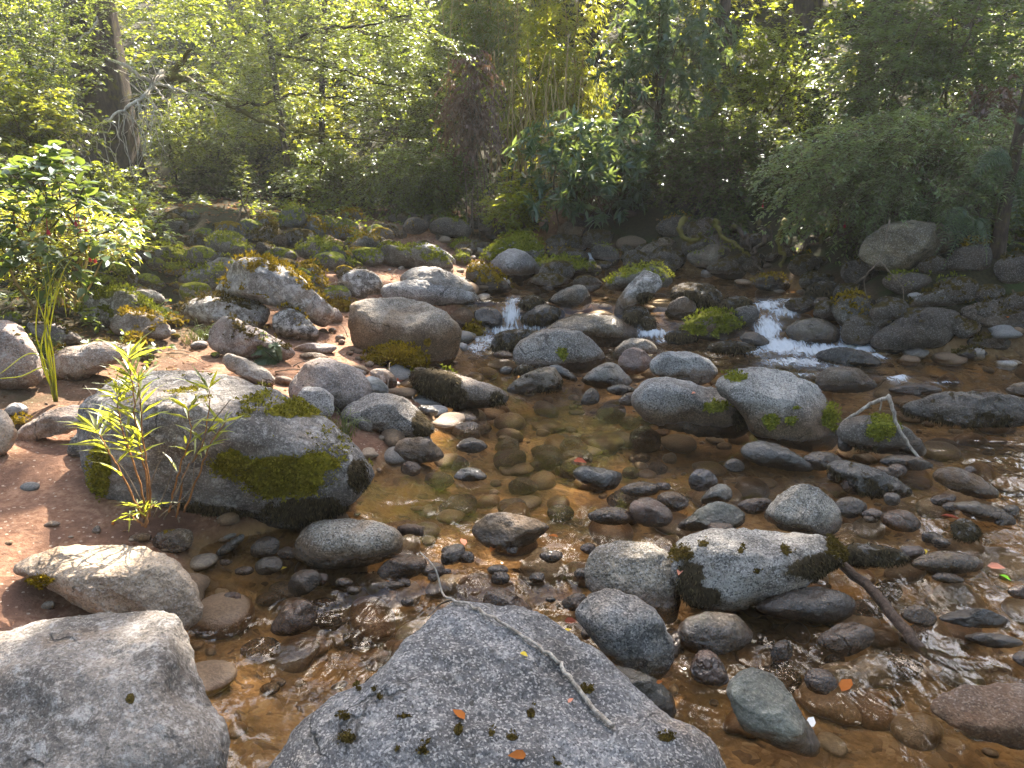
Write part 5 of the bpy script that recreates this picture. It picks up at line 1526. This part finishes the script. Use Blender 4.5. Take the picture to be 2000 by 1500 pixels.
# trunk at the right edge and slim stems on the far bank
for lab, x, y, rad, h, ln_ in (('slim reddish-brown trunk standing on the right bank at the picture edge', at(1945, 560, 6.2)[0], 6.2, .045, 5.5, .01),
                               ('thin leaning trunk behind the dark blue-green shrub', at(1395, 300, 12.8)[0], 12.8, .09, 9, .02),
                               ('pair-grown thin trunk left of the thick reddish trunk', at(1290, 300, 13.5)[0], 13.5, .08, 9, -.01),
                               ('dark trunk in the hazy top right shrubs', at(1690, 200, 12.4)[0], 12.4, .13, 10, .01),
                               ('crooked dark stem behind the sapling', at(570, 380, 11.6)[0], 11.6, .05, 5, -.05),
                               ('leaning dark stem under the long bare limb', at(630, 380, 12.2)[0], 12.2, .05, 5, .09)):
    g = ground_at(x, y)
    root = empty('tree', g, lab, 'tree', 'forest trees')
    trunk_part(root, x, y, rad, h, 'bark', lean=(ln_, 0), flare=.5)
    top = g + np.array([ln_ * h, 0, h])
    BL, BT = MB(), MB()
    q, u = volume_points(top, np.array([1.3, 1.3, 1.0]), 90, vr, -.2)
    k_ = (proj(q)[1] < -60)
    q = q[k_]
    if len(q):
        sprays(BL, BT, q, nrmz(vr.normal(size=q.shape) + 1e-3), .5, 18, .09, .05, vr)
        BL.build('crown', M['leaf_canopy'], root)
        BT.build('twigs', M['stem'], root)

# the far wood on the slope behind, one mass of leaves
B1, B2, BT = MB(), MB(), MB()
NF = 27000
fx = vr.uniform(-17, 17, NF)
fy = vr.uniform(12.8, 25, NF)
k_ = np.abs(fx) < fy * .72 + .5
fx, fy = fx[k_], fy[k_]
fz = land_z(fx, fy) + .1 + vr.random(len(fx)) ** 1.1 * 5.0
pf = np.stack([fx, fy, fz], 1)
gt = fbm(pf * np.array([.7, .7, .9]), 3)
k_ = (gt > -.12) & (proj(pf)[1] > -120)
pf, gt = pf[k_], gt[k_]
d = nrmz(vr.normal(size=pf.shape) * np.array([1, 1, .5]) + np.array([0, -.3, .1]))
tint = np.clip(.5 + 1.3 * fbm(pf * .9 + 30, 3), 0, 1)
lime = fbm(pf * .5 + 90, 2) > .10
sprays(B1, BT, pf[~lime], d[~lime], .55, 18, .10, .050, vr, .35, .6, tint[~lime])
sprays(B2, BT, pf[lime], d[lime], .55, 18, .11, .042, vr, .4, .6, tint[lime])
for bb, mm, lb in ((B1, 'leaf_mid', 'mass of green leaves of the wood on the slope behind'), (B2, 'leaf_lime', 'sunlit yellow-green leaf masses of the wood behind')):
    tag(bb.build('far_foliage', M[mm]), lb, 'foliage', kind='stuff')
tag(BT.build('far_twigs', M['bark']), 'twigs of the wood on the slope behind', 'foliage', kind='stuff')
# forest floor cover on the slope
B1 = MB()
NG = 9000
fx = vr.uniform(-13, 13, NG); fy = vr.uniform(9.5, 24, NG)
sdg = stream_sd(fx, fy)
k_ = (sdg > .5) & (np.abs(fx) < fy * .72 + .5) & (fbm(np.stack([fx, fy, 0 * fx], 1) * .8, 2) > -.1)
k_ &= ~((np.abs(fx + 3.3 - .0 * fy) < .7) & (fy < 12.5))
pf = np.stack([fx, fy, land_z(fx, fy)], 1)[k_]
d = nrmz(vr.normal(size=pf.shape) * np.array([1, 1, .3]) + np.array([0, 0, .7]))
sprays(B1, None, pf, d, .30, 9, .07, .038, vr, .5, .6)
tag(B1.build('undergrowth', M['leaf_mid']), 'low leafy ground cover under the trees', 'undergrowth', kind='stuff')


B1 = MB()
NG = 2600
fx = vr.uniform(-8, -1.2, NG); fy = vr.uniform(4.6, 11, NG)
sdg = stream_sd(fx, fy)
_x, _y, _z = proj(np.stack([fx, fy, land_z(fx, fy, sdg)], 1))
k_ = (sdg > .9) & (fbm(np.stack([fx, fy, 0 * fx], 1) * 1.3 + 8, 3) > -.02) & ~((_x > 340) & (_x < 470) & (_y < 500)) & ((_x < 330) | (_y < 450))
pf = np.stack([fx, fy, land_z(fx, fy, sdg)], 1)[k_]
d = nrmz(vr.normal(size=pf.shape) * np.array([1, 1, .3]) + np.array([0, 0, .8]))
sprays(B1, None, pf, d, .20, 8, .05, .028, vr, .5, .6)
tag(B1.build('undergrowth', M['leaf_mid']), 'low green herbs covering the left bank behind the boulders', 'undergrowth', kind='stuff')


# --- ferns
def fern(label, bpx, y, nf, ln, spread_dir, group='ferns on the banks'):
    g = at(*bpx, y)
    root = empty('fern', g, label, 'fern', group)
    for k in range(nf):
        a = spread_dir + vr.normal(0, .7)
        dr_ = np.array([math.cos(a), -.45, math.sin(a)])
        e = g + nrmz(dr_) * ln * vr.uniform(.7, 1.1)
        m = (g + e) / 2 + np.array([0, -.03, ln * .22])
        e = e - np.array([0, 0, ln * .15])
        p = smooth_path([g, m, e], 26)
        tg = nrmz(np.gradient(p, axis=0))
        sd_ = nrmz(np.cross(tg, np.array([0, -.6, .8])))
        B = MB()
        tube(B, p, np.linspace(.004, .0015, 26), 4, .2)
        t = np.linspace(0, 1, 26)
        wl = ln * .17 * np.sin(np.clip(t * 1.05 + .08, 0, 1) * math.pi) ** .8
        for s_ in (-1, 1):
            leaves(B, p[2:], (sd_ * s_ + tg * .45 - np.array([0, 0, .15]))[2:], np.tile([0, -.6, .8], (24, 1)) + vr.normal(0, .15, (24, 3)), wl[2:] + .01, .011 * np.ones(24), vr.random(24), T_LANCE)
        B.build('frond', M['fern'], root)


fern('fern with hanging fronds at the upper right edge', (1985, 330), 6.3, 7, .55, 3.6)
fern('fern drooping over the top of the overhanging olive boulder', (1810, 390), 6.6, 7, .40, 4.4)
fern('fern hanging at the right edge beside the slim trunk', (1900, 425), 6.2, 6, .42, 3.9)
pf_ = hit(548, 712)
fern('small pale fern lying on the cobbles by the long cream stone', (545, 708), pf_[1], 5, .22, 2.6)

# --- roots and bare stems hanging from the far bank
RT_ = [[(1395, 430), (1410, 460), (1440, 480), (1465, 500)], [(1430, 440), (1455, 462), (1470, 490), (1480, 520)], [(1500, 440), (1510, 480), (1500, 530), (1515, 545)],
       [(1535, 430), (1520, 470), (1530, 500), (1525, 540)], [(1570, 420), (1575, 460), (1560, 495), (1540, 480), (1525, 478)], [(1590, 440), (1600, 480), (1598, 520), (1620, 560)],
       [(1610, 430), (1600, 470), (1612, 510), (1606, 560)], [(1640, 450), (1660, 490), (1650, 530), (1680, 560)], [(1690, 470), (1660, 500), (1640, 520), (1630, 555)],
       [(1340, 425), (1330, 450), (1350, 470), (1370, 455)], [(1405, 440), (1402, 470), (1420, 485)], [(1480, 430), (1490, 470), (1470, 500), (1490, 535)],
       [(1550, 440), (1540, 480), (1550, 520), (1545, 550)], [(1625, 440), (1630, 480), (1660, 520), (1665, 570)]]
for k, pth in enumerate(RT_):
    yy = 7.9 - .5 * (pth[0][0] - 1340) / 350
    P = [at(q[0], q[1], yy - .12 * i) for i, q in enumerate(pth)]
    p = smooth_path(P, 18)
    p[1:-1] += vr.normal(0, .012, (16, 3))
    B = MB()
    tube(B, p, np.linspace(.022, .009, 18) * vr.uniform(.7, 1.6), 6)
    o = B.build('root', M['bark' if k % 3 else 'bark_mossy'], origin=p[0], smooth=True)
    tag(o, 'bare twisted root hanging from the right bank under the shrubs', 'root', 'roots hanging from the right bank')

# broken twig hanging before the overhanging boulder
root = empty('forked_twig', at(1722, 510, 5.9), 'thin forked dead twig hanging in front of the overhanging olive boulder', 'twig')
for pth in ([(1738, 430), (1728, 470), (1719, 510)], [(1719, 510), (1690, 540), (1690, 570), (1700, 592)], [(1719, 510), (1740, 535), (1762, 560), (1765, 590)], [(1690, 540), (1668, 553)], [(1740, 535), (1780, 553)], [(1705, 500), (1719, 512), (1738, 533)]):
    p = smooth_path([at(q[0], q[1], 5.9) for q in pth], 10)
    B = MB()
    tube(B, p, np.linspace(.007, .003, 10), 5)
    B.build('twig', M['bark_pale'], root, smooth=True)

# ------------------------------------------------------------------ near plants
def seedling(label, bpx, stems_px, y, leafmat, Lf, n_tip, n_side):
    g = at(*bpx, y)
    root = empty('bamboo_seedling', g, label, 'seedling', 'bamboo seedlings by the mossy boulder')
    BL = MB()
    for pth in stems_px:
        P = [at(q[0], q[1], y + (.02 * i - .02)) for i, q in enumerate(pth)]
        p = smooth_path(P, 22)
        p[1:] += vr.normal(0, .002, (21, 3))
        B = MB()
        tube(B, p, np.linspace(.0042, .0016, 22), 5)
        B.build('stem', M['stem_orange'], root, smooth=True)
        tg = nrmz(np.gradient(p, axis=0))
        idx = np.concatenate([np.full(n_tip, 21), vr.integers(7, 21, n_side)])
        N_ = len(idx)
        az = vr.random(N_) * 2 * math.pi
        lat = np.stack([np.cos(az), np.sin(az) * .8, np.zeros(N_)], 1)
        lat[:, 0] += -.15
        d = tg[idx] * vr.uniform(.25, .9, N_)[:, None] + lat * .9 + np.array([0, 0, .05])
        nr = np.array([0, 0, 1.]) + vr.normal(0, .35, (N_, 3))
        leaves(BL, p[idx] + vr.normal(0, .003, (N_, 3)), d, nr, Lf * vr.uniform(.55, 1.15, N_), Lf * .074 * vr.uniform(.8, 1.2, N_), vr.random(N_), T_LANCE)
    BL.build('leaves', M[leafmat], root)
    return root


YP = 2.52
seedling('tall bamboo seedling with a dense head of narrow yellow-green leaves before the mossy boulder', (285, 1015),
         [[(290, 1010), (285, 930), (270, 850), (258, 760), (252, 700)], [(285, 1010), (270, 930), (245, 860), (232, 800), (230, 770)], [(292, 1010), (290, 930), (278, 850), (275, 790), (270, 750)],
          [(280, 1010), (240, 930), (205, 870), (190, 840)]], YP, 'leaf_lime', .150, 8, 17)
seedling('open bamboo seedling with few leaves in front of the mossy boulder face', (362, 1000),
         [[(345, 1010), (360, 930), (395, 870), (408, 800), (408, 760)], [(360, 1000), (390, 920), (410, 870), (440, 825)], [(330, 1000), (350, 920), (372, 850), (368, 800)]], YP + .05, 'leaf_lime', .13, 6, 8)
seedling('low tuft of broad bright bamboo leaves at the seedling foot', (285, 1020), [[(285, 1030), (282, 1005), (270, 985)], [(285, 1030), (265, 1015), (255, 1005)], [(285, 1030), (290, 1000), (300, 985)]], YP - .04, 'leaf_lime', .085, 6, 5)
root = empty('dry_stalks', at(300, 1010, YP), 'bare broken dry stalks at the foot of the bamboo seedlings', 'stalks')
for pth in ([(275, 1010), (225, 900), (170, 840)], [(290, 1010), (250, 930), (215, 885)], [(300, 1010), (330, 940), (345, 850)], [(310, 1010), (370, 960), (380, 900)], [(320, 1015), (400, 850), (450, 780)], [(280, 1020), (300, 930), (330, 870)], [(350, 1020), (340, 980), (345, 950)]):
    B = MB()
    tube(B, smooth_path([at(q[0], q[1], YP + .03) for q in pth], 12), np.linspace(.0035, .0014, 12), 4)
    B.build('stalk', M['bark_pale'], root)

gs = hit(108, 790)
root = empty('grass_stalks', gs, 'tall yellow-green grass stalks arching up beside the pink boulders', 'grass')
for pth in ([(110, 785), (100, 700), (85, 620), (55, 545)], [(108, 785), (92, 690), (88, 610), (110, 520), (145, 500)], [(112, 785), (105, 700), (95, 640), (90, 560), (75, 500)], [(106, 785), (85, 700), (70, 650), (75, 560), (52, 540)],
            [(110, 785), (100, 720), (60, 690), (0, 730)], [(109, 785), (90, 720), (40, 735), (-10, 740)], [(112, 785), (95, 690), (105, 600), (120, 560), (130, 620)], [(108, 780), (80, 690), (100, 590), (92, 510)], [(111, 785), (88, 650), (120, 540), (140, 505)]):
    B = MB()
    p = smooth_path([at(q[0], q[1], gs[1] - .02 * i) for i, q in enumerate(pth)], 24)
    tube(B, p, np.linspace(.0045, .0018, 24), 4)
    B.build('blade', M['leaf_lime'], root)
for lab, bpx, n in (('tuft of fine green grass between rocks above the sand path', (400, 665), 60), ('wispy grass at the left side of the wedge-shaped rock', (375, 672), 40), ('trailing green grass by the rough speckled boulder and the pool', (672, 850), 70), ('bright grass tuft between the two pink boulders', (95, 690), 60)):
    g = hit(*bpx)
    B = MB()
    for k in range(n):
        a = vr.random() * 6.28
        h = vr.uniform(.06, .16)
        b0 = g + np.array([vr.normal(0, .03), vr.normal(0, .03), 0])
        e = b0 + np.array([math.cos(a) * h * .9, math.sin(a) * h * .6, h * vr.uniform(.2, 1)])
        tube(B, smooth_path([b0, (b0 + e) / 2 + np.array([0, 0, h * .35]), e], 6), np.linspace(.0018, .0006, 6), 3, vr.random())
    tag(B.build('grass_tuft', M['leaf_mid'], origin=g), lab, 'grass', 'grass tufts')
for lab, bpx, n, L in (('sprig of round green leaves on the humped lichen boulder', (525, 570), 12, .055), ('small plant with paired pale leaves above the long pinkish boulder', (185, 655), 9, .06), ('dark leafed sprig hanging over the left bank edge', (165, 565), 8, .06), ('little fern-like herb between cobbles and long cream stone', (495, 705), 8, .04)):
    g = hit(*bpx)
    root = empty('herb', g, lab, 'plant', 'small herbs on the left bank')
    BL = MB()
    for k in range(4):
        e = g + np.array([vr.normal(0, .07), vr.normal(0, .05), vr.uniform(.08, .2)])
        p = smooth_path([g, (g + e) / 2 + vr.normal(0, .01, 3), e], 8)
        B = MB(); tube(B, p, np.linspace(.003, .0015, 8), 4); B.build('stem', M['stem'], root)
        idx = vr.integers(3, 8, n)
        leaves(BL, p[idx], vr.normal(size=(n, 3)) * np.array([1, 1, .3]), np.tile([0, -.3, 1.], (n, 1)) + vr.normal(0, .3, (n, 3)), L * vr.uniform(.6, 1.1, n), L * .6, vr.random(n), T_OVATE)
    BL.build('leaves', M['leaf_mid'], root)
# red fuchsia flowers: parts of the big-leaved bush hang as single blossoms
fl = leaf_material('red_flower', (.35, .010, .03), (.55, .02, .06), (.6, .03, .06), .4, .4)
for x, y, yy in ((147, 432, 4.9), (155, 445, 4.9), (93, 448, 4.85), (167, 446, 4.9), (262, 405, 7.0), (272, 480, 6.8), (268, 495, 6.8), (240, 450, 6.9), (175, 502, 5.4), (185, 505, 5.4), (1720, 405, 6.8), (1650, 438, 6.9), (1490, 400, 8.0), (30, 440, 4.9)):
    p = at(x, y, yy)
    B = MB()
    n = 7
    a = np.arange(n) / n * 6.283
    d = np.stack([np.cos(a) * .45, np.sin(a) * .45, np.full(n, -1.)], 1)
    leaves(B, np.repeat(p[None], n, 0), d, np.stack([np.cos(a), np.sin(a), np.full(n, .4)], 1), .038, .014, vr.random(n), T_LANCE)
    tube(B, [p, p + np.array([0, 0, .03]), p + np.array([.005, 0, .07])], .0022, 4)
    tag(B.build('flower', fl, origin=p), 'small red drooping blossom hanging among the bank shrubs', 'flower', 'red blossoms on the banks')

# ------------------------------------------------------------------ sticks, leaves and pebbles
_BV = {}


def on_rock(px, py, keys=None, lift=.004):
    """where the line of sight first meets one of the rocks or the ground or water"""
    best, t0 = hit(px, py), 1e9
    r = ray(px, py)
    dn = nrmz(r)
    t0 = np.linalg.norm(best - CAM)
    for k in keys or []:
        if k not in _BV:
            _, W, f, _n = ROCKS[k]
            _BV[k] = BVHTree.FromPolygons([tuple(q) for q in W], [tuple(q) for q in f])
        h = _BV[k].ray_cast(Vector(CAM), Vector(dn))
        if h[0] is not None and h[3] < t0:
            t0 = h[3]
            best = np.array(h[0])
    return best + np.array([0, 0, lift])


def stick(name, label, pts, r0, r1, mat, n=24, k=7, wob=.004, cat='stick'):
    p = smooth_path(pts, n)
    p[1:-1] += vr.normal(0, wob, (n - 2, 3))
    root = empty(name, p[0], label, cat)
    B = MB()
    tube(B, p, np.linspace(r0, r1, n), k, wob=.15)
    B.build('shaft', M[mat], root, smooth=True)
    return root, p


root, p = stick('stick', 'pale bare stick lying across the bottom centre boulder', [on_rock(x, y, ['e1'], .012) for x, y in ((885, 1178), (940, 1200), (1000, 1234), (1060, 1275), (1090, 1298), (1120, 1340), (1155, 1388), (1197, 1426))], .0038, .0065, 'grey_wood', 40, 7, .0025)
tipb = p[0]
q = smooth_path([tipb, at(865, 1160, 2.12), at(850, 1110, 2.16), at(820, 1078, 2.2)], 12)
B = MB(); tube(B, q, np.linspace(.004, .0018, 12), 5); B.build('twig', M['grey_wood'], root, smooth=True)
q = smooth_path([tipb, at(860, 1180, 2.08), at(835, 1205, 2.05)], 8)
B = MB(); tube(B, q, np.linspace(.003, .0015, 8), 5); B.build('twig', M['bark_pale'], root, smooth=True)
b = hit(1822, 915)
root, p = stick('stick', 'forked grey stick bent like an arrowhead over the dark mossy rock at right', [at(1642, 830, b[1] + .35), at(1690, 795, b[1] + .28), at(1738, 772, b[1] + .2)], .008, .011, 'grey_wood', 14)
q = smooth_path([at(1735, 772, b[1] + .2), at(1750, 822, b[1] + .15), at(1778, 872, b[1] + .08), at(1822, 916, b[1])], 18)
q[1:-1] += vr.normal(0, .003, (16, 3))
B = MB(); tube(B, q, np.linspace(.011, .006, 18), 7, wob=.15); B.build('shaft', M['grey_wood'], root, smooth=True)
q = smooth_path([at(1722, 778, b[1] + .2), at(1721, 790, b[1] + .2), at(1718, 802, b[1] + .2)], 6)
B = MB(); tube(B, q, .004, 5); B.build('twig', M['grey_wood'], root)
a0, a1 = hit(1640, 1122), hit(1795, 1262)
a2 = hit(1890, 1320, bed=True)
root, p = stick('driftwood_pole', 'smooth wet brown driftwood pole slanting into the water right of the long granite boulder', [a0 + np.array([0, 0, .05]), (a0 + a1) / 2 + np.array([.0, 0, .045]), a1 + np.array([0, 0, .0]), a2 + np.array([0, 0, .02])], .018, .021, 'wet_wood', 24, 9, .003, 'driftwood')
w0 = hit(790, 1062)
root, p = stick('driftwood_chunk', 'short broken piece of dark wood beside the egg-shaped boulder', [w0 + np.array([-.02, .05, .03]), w0 + np.array([.03, .04, .045]), w0 + np.array([.075, .03, .04])], .024, .020, 'wet_wood', 8, 8, .002, 'driftwood')
for lab, pts in (('dry twig across the mossy stones near the red flowers', [(400, 538), (440, 520), (500, 505)]), ('thin reddish twig rising from the dry litter on the left bank', [(262, 530), (245, 490), (230, 455)]), ('grey twig on the litter by the grass stalks', [(130, 590), (170, 600), (230, 606)]), ('bent dry twig beside the smooth pink-beige stone', [(770, 765), (800, 775), (812, 792)])):
    stick('stick', lab, [hit(*q_) + np.array([0, 0, .02 + .06 * i * (pts[0][1] - pts[-1][1] > 60)]) for i, q_ in enumerate(pts)], .007, .004, 'bark_pale', 12, 5)

LEAF_M = {c: tuft_material(n_, a_, b_, .3) for c, n_, a_, b_ in (
    ('orange', 'orange_fallen_leaf', (.30, .095, .025), (.42, .15, .04)), ('yellow', 'yellow_fallen_leaf', (.55, .40, .05), (.65, .5, .08)),
    ('red', 'russet_fallen_leaf', (.20, .05, .03), (.35, .10, .06)), ('pink', 'salmon_fallen_leaf', (.55, .22, .14), (.65, .30, .2)),
    ('green', 'green_fallen_leaf', (.10, .28, .02), (.16, .36, .04)), ('white', 'white_fallen_petal', (.75, .74, .72), (.85, .84, .82)))}
for c, x, y, L, keys, lab in (
    ('orange', 1652, 1342, .075, ['f22'], 'orange leaf floating on the brown water at lower right'),
    ('red', 1132, 903, .075, ['b44'], 'dark red leaf at the back of the tilted slate slab'),
    ('pink', 905, 1062, .055, ['e11'], 'salmon leaf caught on the small riffle fall'),
    ('orange', 962, 1075, .05, ['e5'], 'orange leaf under the low fringed rock at the riffle'),
    ('orange', 1080, 1050, .045, [], 'orange leaf in the riffle right of the fringed rock'),
    ('red', 1855, 1012, .075, ['f15'], 'russet leaf stuck upright on the black moss tuft'),
    ('yellow', 1803, 1079, .055, ['f9'], 'yellow leaf at the edge of the flat speckled stone'),
    ('pink', 1945, 1110, .06, [], 'pale orange leaf among the wet stones at the right edge'),
    ('green', 1960, 1130, .05, [], 'green and yellow leaf lying in the shallows at right'),
    ('yellow', 548, 1115, .05, ['d8'], 'yellow leaf standing against the pale blue-green stone'),
    ('yellow', 1023, 1282, .028, ['e1'], 'tiny yellow leaf on the bottom centre boulder by the stick'),
    ('orange', 897, 1400, .045, ['e1'], 'curled orange leaf on the bottom centre boulder'),
    ('pink', 1114, 1373, .022, ['e1'], 'tiny salmon leaf on the bottom centre boulder'),
    ('orange', 1010, 1480, .045, ['e1'], 'brown curled leaf low on the bottom centre boulder'),
    ('red', 1115, 1217, .05, [], 'red-brown leaf in the gap left of the two-toned boulder'),
    ('yellow', 1108, 1235, .035, [], 'small yellow leaf in the gap left of the two-toned boulder'),
    ('orange', 1288, 1336, .022, ['e4'], 'tiny orange leaf on the wet olive slab'),
    ('pink', 1355, 770, .035, ['b33'], 'pink leaf on top of the blocky speckled boulder'),
    ('orange', 1965, 620, .07, ['c12'], 'tan leaf on the wide dark boulder at the right edge'),
    ('pink', 1328, 1120, .045, ['f1'], 'salmon leaf between the round tan and the long granite boulder'),
    ('white', 1583, 1415, .05, ['f4'], 'white petal against the pointed grey-green boulder'),
    ('yellow', 335, 1236, .03, ['d2'], 'tiny yellow leaf where the beige boulder meets the water'),
    ('orange', 222, 1025, .03, [], 'small orange leaf on the dry needles by the seedlings'),
    ('red', 778, 745, .07, [], 'brown curled leaf by the smooth pink-beige stone'),
    ('yellow', 948, 930, .025, [], 'tiny orange-yellow leaf beside the dark dome in the pool')):
    p0 = on_rock(x, y, keys, .008)
    B = MB()
    a = vr.random() * 6.28
    up_ = np.array([[vr.normal(0, .3), -.35 + vr.normal(0, .2), 1.]])
    d_ = np.array([[math.cos(a), math.sin(a) * .8, .15]])
    leaves(B, (p0 - d_[0] * L * .5)[None], d_, up_, L, L * .55, .5, T_OVATE)
    tag(B.build('fallen_leaf', LEAF_M[c], origin=p0), lab, 'leaf', 'fallen leaves')

# dead leaves and needles strewn over the left bank
B = MB()
N_ = 9000
lx = np.where(vr.random(N_) < .3, vr.uniform(-4.6, -2, N_), vr.uniform(-6, .2, N_)); ly = vr.uniform(1.6, 13, N_)
s_ = stream_sd(lx, ly)
dens = fbm(np.stack([lx, ly, 0 * lx], 1) * 1.6, 3) + np.where(ly > 4, .15, -.22)
k_ = (s_ > .05) & (dens > 0)
lp = np.stack([lx, ly, land_z(lx, ly, s_) + .006], 1)[k_]
n_ = len(lp)
leaves(B, lp, vr.normal(size=(n_, 3)) * np.array([1, 1, .15]), np.array([0, 0, 1.]) + vr.normal(0, .4, (n_, 3)), vr.uniform(.015, .05, n_) * (.75 + .12 * lp[:, 1]), vr.uniform(.004, .02, n_) * (.75 + .12 * lp[:, 1]), vr.random(n_))
tag(B.build('leaf_litter', M['litter']), 'brown dead leaves and needles strewn over the left bank', 'leaf litter', kind='stuff')
B = MB()
for k in range(170):
    x, y = vr.uniform(-6, -.7), vr.uniform(3.4, 9)
    if stream_sd(np.array([x]), np.array([y]))[0] < .1: continue
    g = ground_at(x, y); a = vr.random() * 6.28; L = vr.uniform(.1, .5)
    e = g + np.array([math.cos(a) * L, math.sin(a) * L, vr.uniform(.01, .12)])
    tube(B, smooth_path([g + [0, 0, .01], (g + e) / 2 + vr.normal(0, .02, 3) + [0, 0, .02], e], 6), np.linspace(.004, .0015, 6), 4)
tag(B.build('dead_twigs', M['bark_pale']), 'dry twigs scattered over the left bank', 'twigs', kind='stuff')

# pebbles of the stream bed and its margins
B = MB()
v1, f1 = ico(2)
v2, f2 = ico(3)
HW = []
N_ = 3400
px_ = vr.uniform(-3.5, 6.5, N_); py_ = 1.0 + 8.2 * vr.random(N_) ** 1.5
s_ = stream_sd(px_, py_)
k_ = (s_ < .12) | ((s_ < .5) & (vr.random(N_) < .25)) | ((px_ < 0) & (s_ < 2) & (vr.random(N_) < .10))
k_ &= np.abs(px_) < py_ * .75 + .4
px_, py_, s_ = px_[k_], py_[k_], s_[k_]
lz = land_z(px_, py_, s_)
wz = water_z(px_, py_)
for x, y, z, w, s in zip(px_, py_, lz, wz, s_):
    r = .016 + .075 * vr.random() ** 2.2 * (1 + .12 * y)
    if s > .12: r *= .6
    vv, ff = (v2, f2) if r / y > .012 else (v1, f1)
    R = np.linalg.qr(vr.normal(size=(3, 3)))[0]
    q = vv * r * np.array([1, vr.uniform(.55, 1), vr.uniform(.28, .62)])
    q = q * (1 + .16 * np.sin(vv @ vr.normal(0, 2.2, 3) + vr.random() * 6))[:, None]
    a = vr.random() * 6.28
    c_, s2 = math.cos(a), math.sin(a)
    q = q @ np.array([[c_, s2, 0], [-s2, c_, 0], [0, 0, 1]]) + np.array([x, y, z + r * .18])
    B.add(q, ff, vr.random())
    HW.append(q[:, 2] - (w if s < .05 else z - .05))
o = B.build('pebbles', M['pebble'], smooth=True, extra=dict(hw=np.concatenate(HW)))
tag(o, 'small pebbles covering the stream bed and its margins', 'pebbles', kind='stuff')


# ------------------------------------------------------------------ white water
def cascade(label, x0, x1, ya, yb, spots, name='cascade'):
    nx, ny = int((x1 - x0) / .012), int((yb - ya) / .012)
    X, Y = np.meshgrid(np.linspace(x0, x1, nx), np.linspace(ya, yb, ny))
    q = np.stack([X.ravel(), Y.ravel(), 0 * X.ravel()], 1)
    Z = water_z(X, Y)
    P = np.stack([X.ravel(), Y.ravel(), Z.ravel()], 1)
    px, py, _ = proj(P)
    fo = np.zeros(len(P))
    for (sx, sy, rx, ry, a) in spots:
        fo = np.maximum(fo, a * np.exp(-((px - sx) / rx) ** 2 - ((py - sy) / ry) ** 2))
    edge = sstep(0, .08, np.minimum.reduce([q[:, 0] - x0, x1 - q[:, 0], q[:, 1] - ya, yb - q[:, 1]]))
    fo = fo * edge
    bump = fbm(q * np.array([16, 10, 1]), 3)
    P[:, 2] += .008 + .05 * fo * np.clip(bump + .35, 0, 1)
    Ff = grid_faces(nx, ny)
    kk = fo[Ff].max(1) > .10
    o = mesh_object(name, P, [Ff[kk]], M['foam'], origin=P.mean(0), smooth=True, attrs=dict(foam=fo))
    return tag(o, label, 'cascade', 'white water of the stream')


cascade('wide white cascade splitting around a wet dome on the right', 1.5, 3.6, 5.0, 7.3,
        [(1500, 600, 40, 14, .8), (1530, 612, 40, 14, .8), (1500, 650, 30, 40, .95), (1530, 680, 60, 18, 1.0), (1600, 688, 90, 14, 1.0), (1680, 680, 50, 22, 1.0), (1650, 655, 14, 30, .8), (1560, 710, 90, 12, .75), (1700, 700, 40, 10, .8), (1480, 690, 30, 12, .6), (1540, 590, 60, 6, .6), (1570, 735, 60, 6, .5), (1620, 720, 60, 10, .5)])
cascade('narrow white cascade falling between two black mossy rocks', -.5, .9, 5.4, 7.1,
        [(998, 620, 20, 30, .85), (985, 650, 42, 12, .75), (950, 668, 34, 16, .65), (930, 682, 30, 14, .6), (1040, 645, 50, 9, .7), (1005, 590, 20, 12, .6)])
cascade('small rush of white water at the right end of the broad tan boulder', 1.0, 1.9, 5.3, 6.9, [(1270, 655, 50, 10, .9), (1240, 645, 26, 14, .7), (1190, 600, 12, 22, .8), (1310, 668, 40, 6, .6)])
cascade('trickle of white water far back beside a round dark boulder', .7, 1.8, 8.6, 10.2, [(1150, 508, 16, 14, 1.0), (1165, 515, 18, 7, .8)])
cascade('ribbon of foam trailing right of the dark rounded rock', 1.9, 3.4, 4.2, 5.2, [(1720, 733, 60, 9, .62), (1755, 742, 26, 8, .9), (1830, 750, 60, 4, .45)])


# ------------------------------------------------------------------ the hazy air over the stream
me = bpy.data.meshes.new('haze')
b = bmesh.new()
bmesh.ops.create_cube(b, size=1)
b.to_mesh(me)
b.free()
me.materials.append(haze_material())
o = bpy.data.objects.new('haze', me)
o.scale = (96, 92, 34)
o.location = (0, 13, 13.5)
COL.objects.link(o)
tag(o, 'thin pale sunlit haze hanging in the air over the stream', 'haze', kind='stuff')
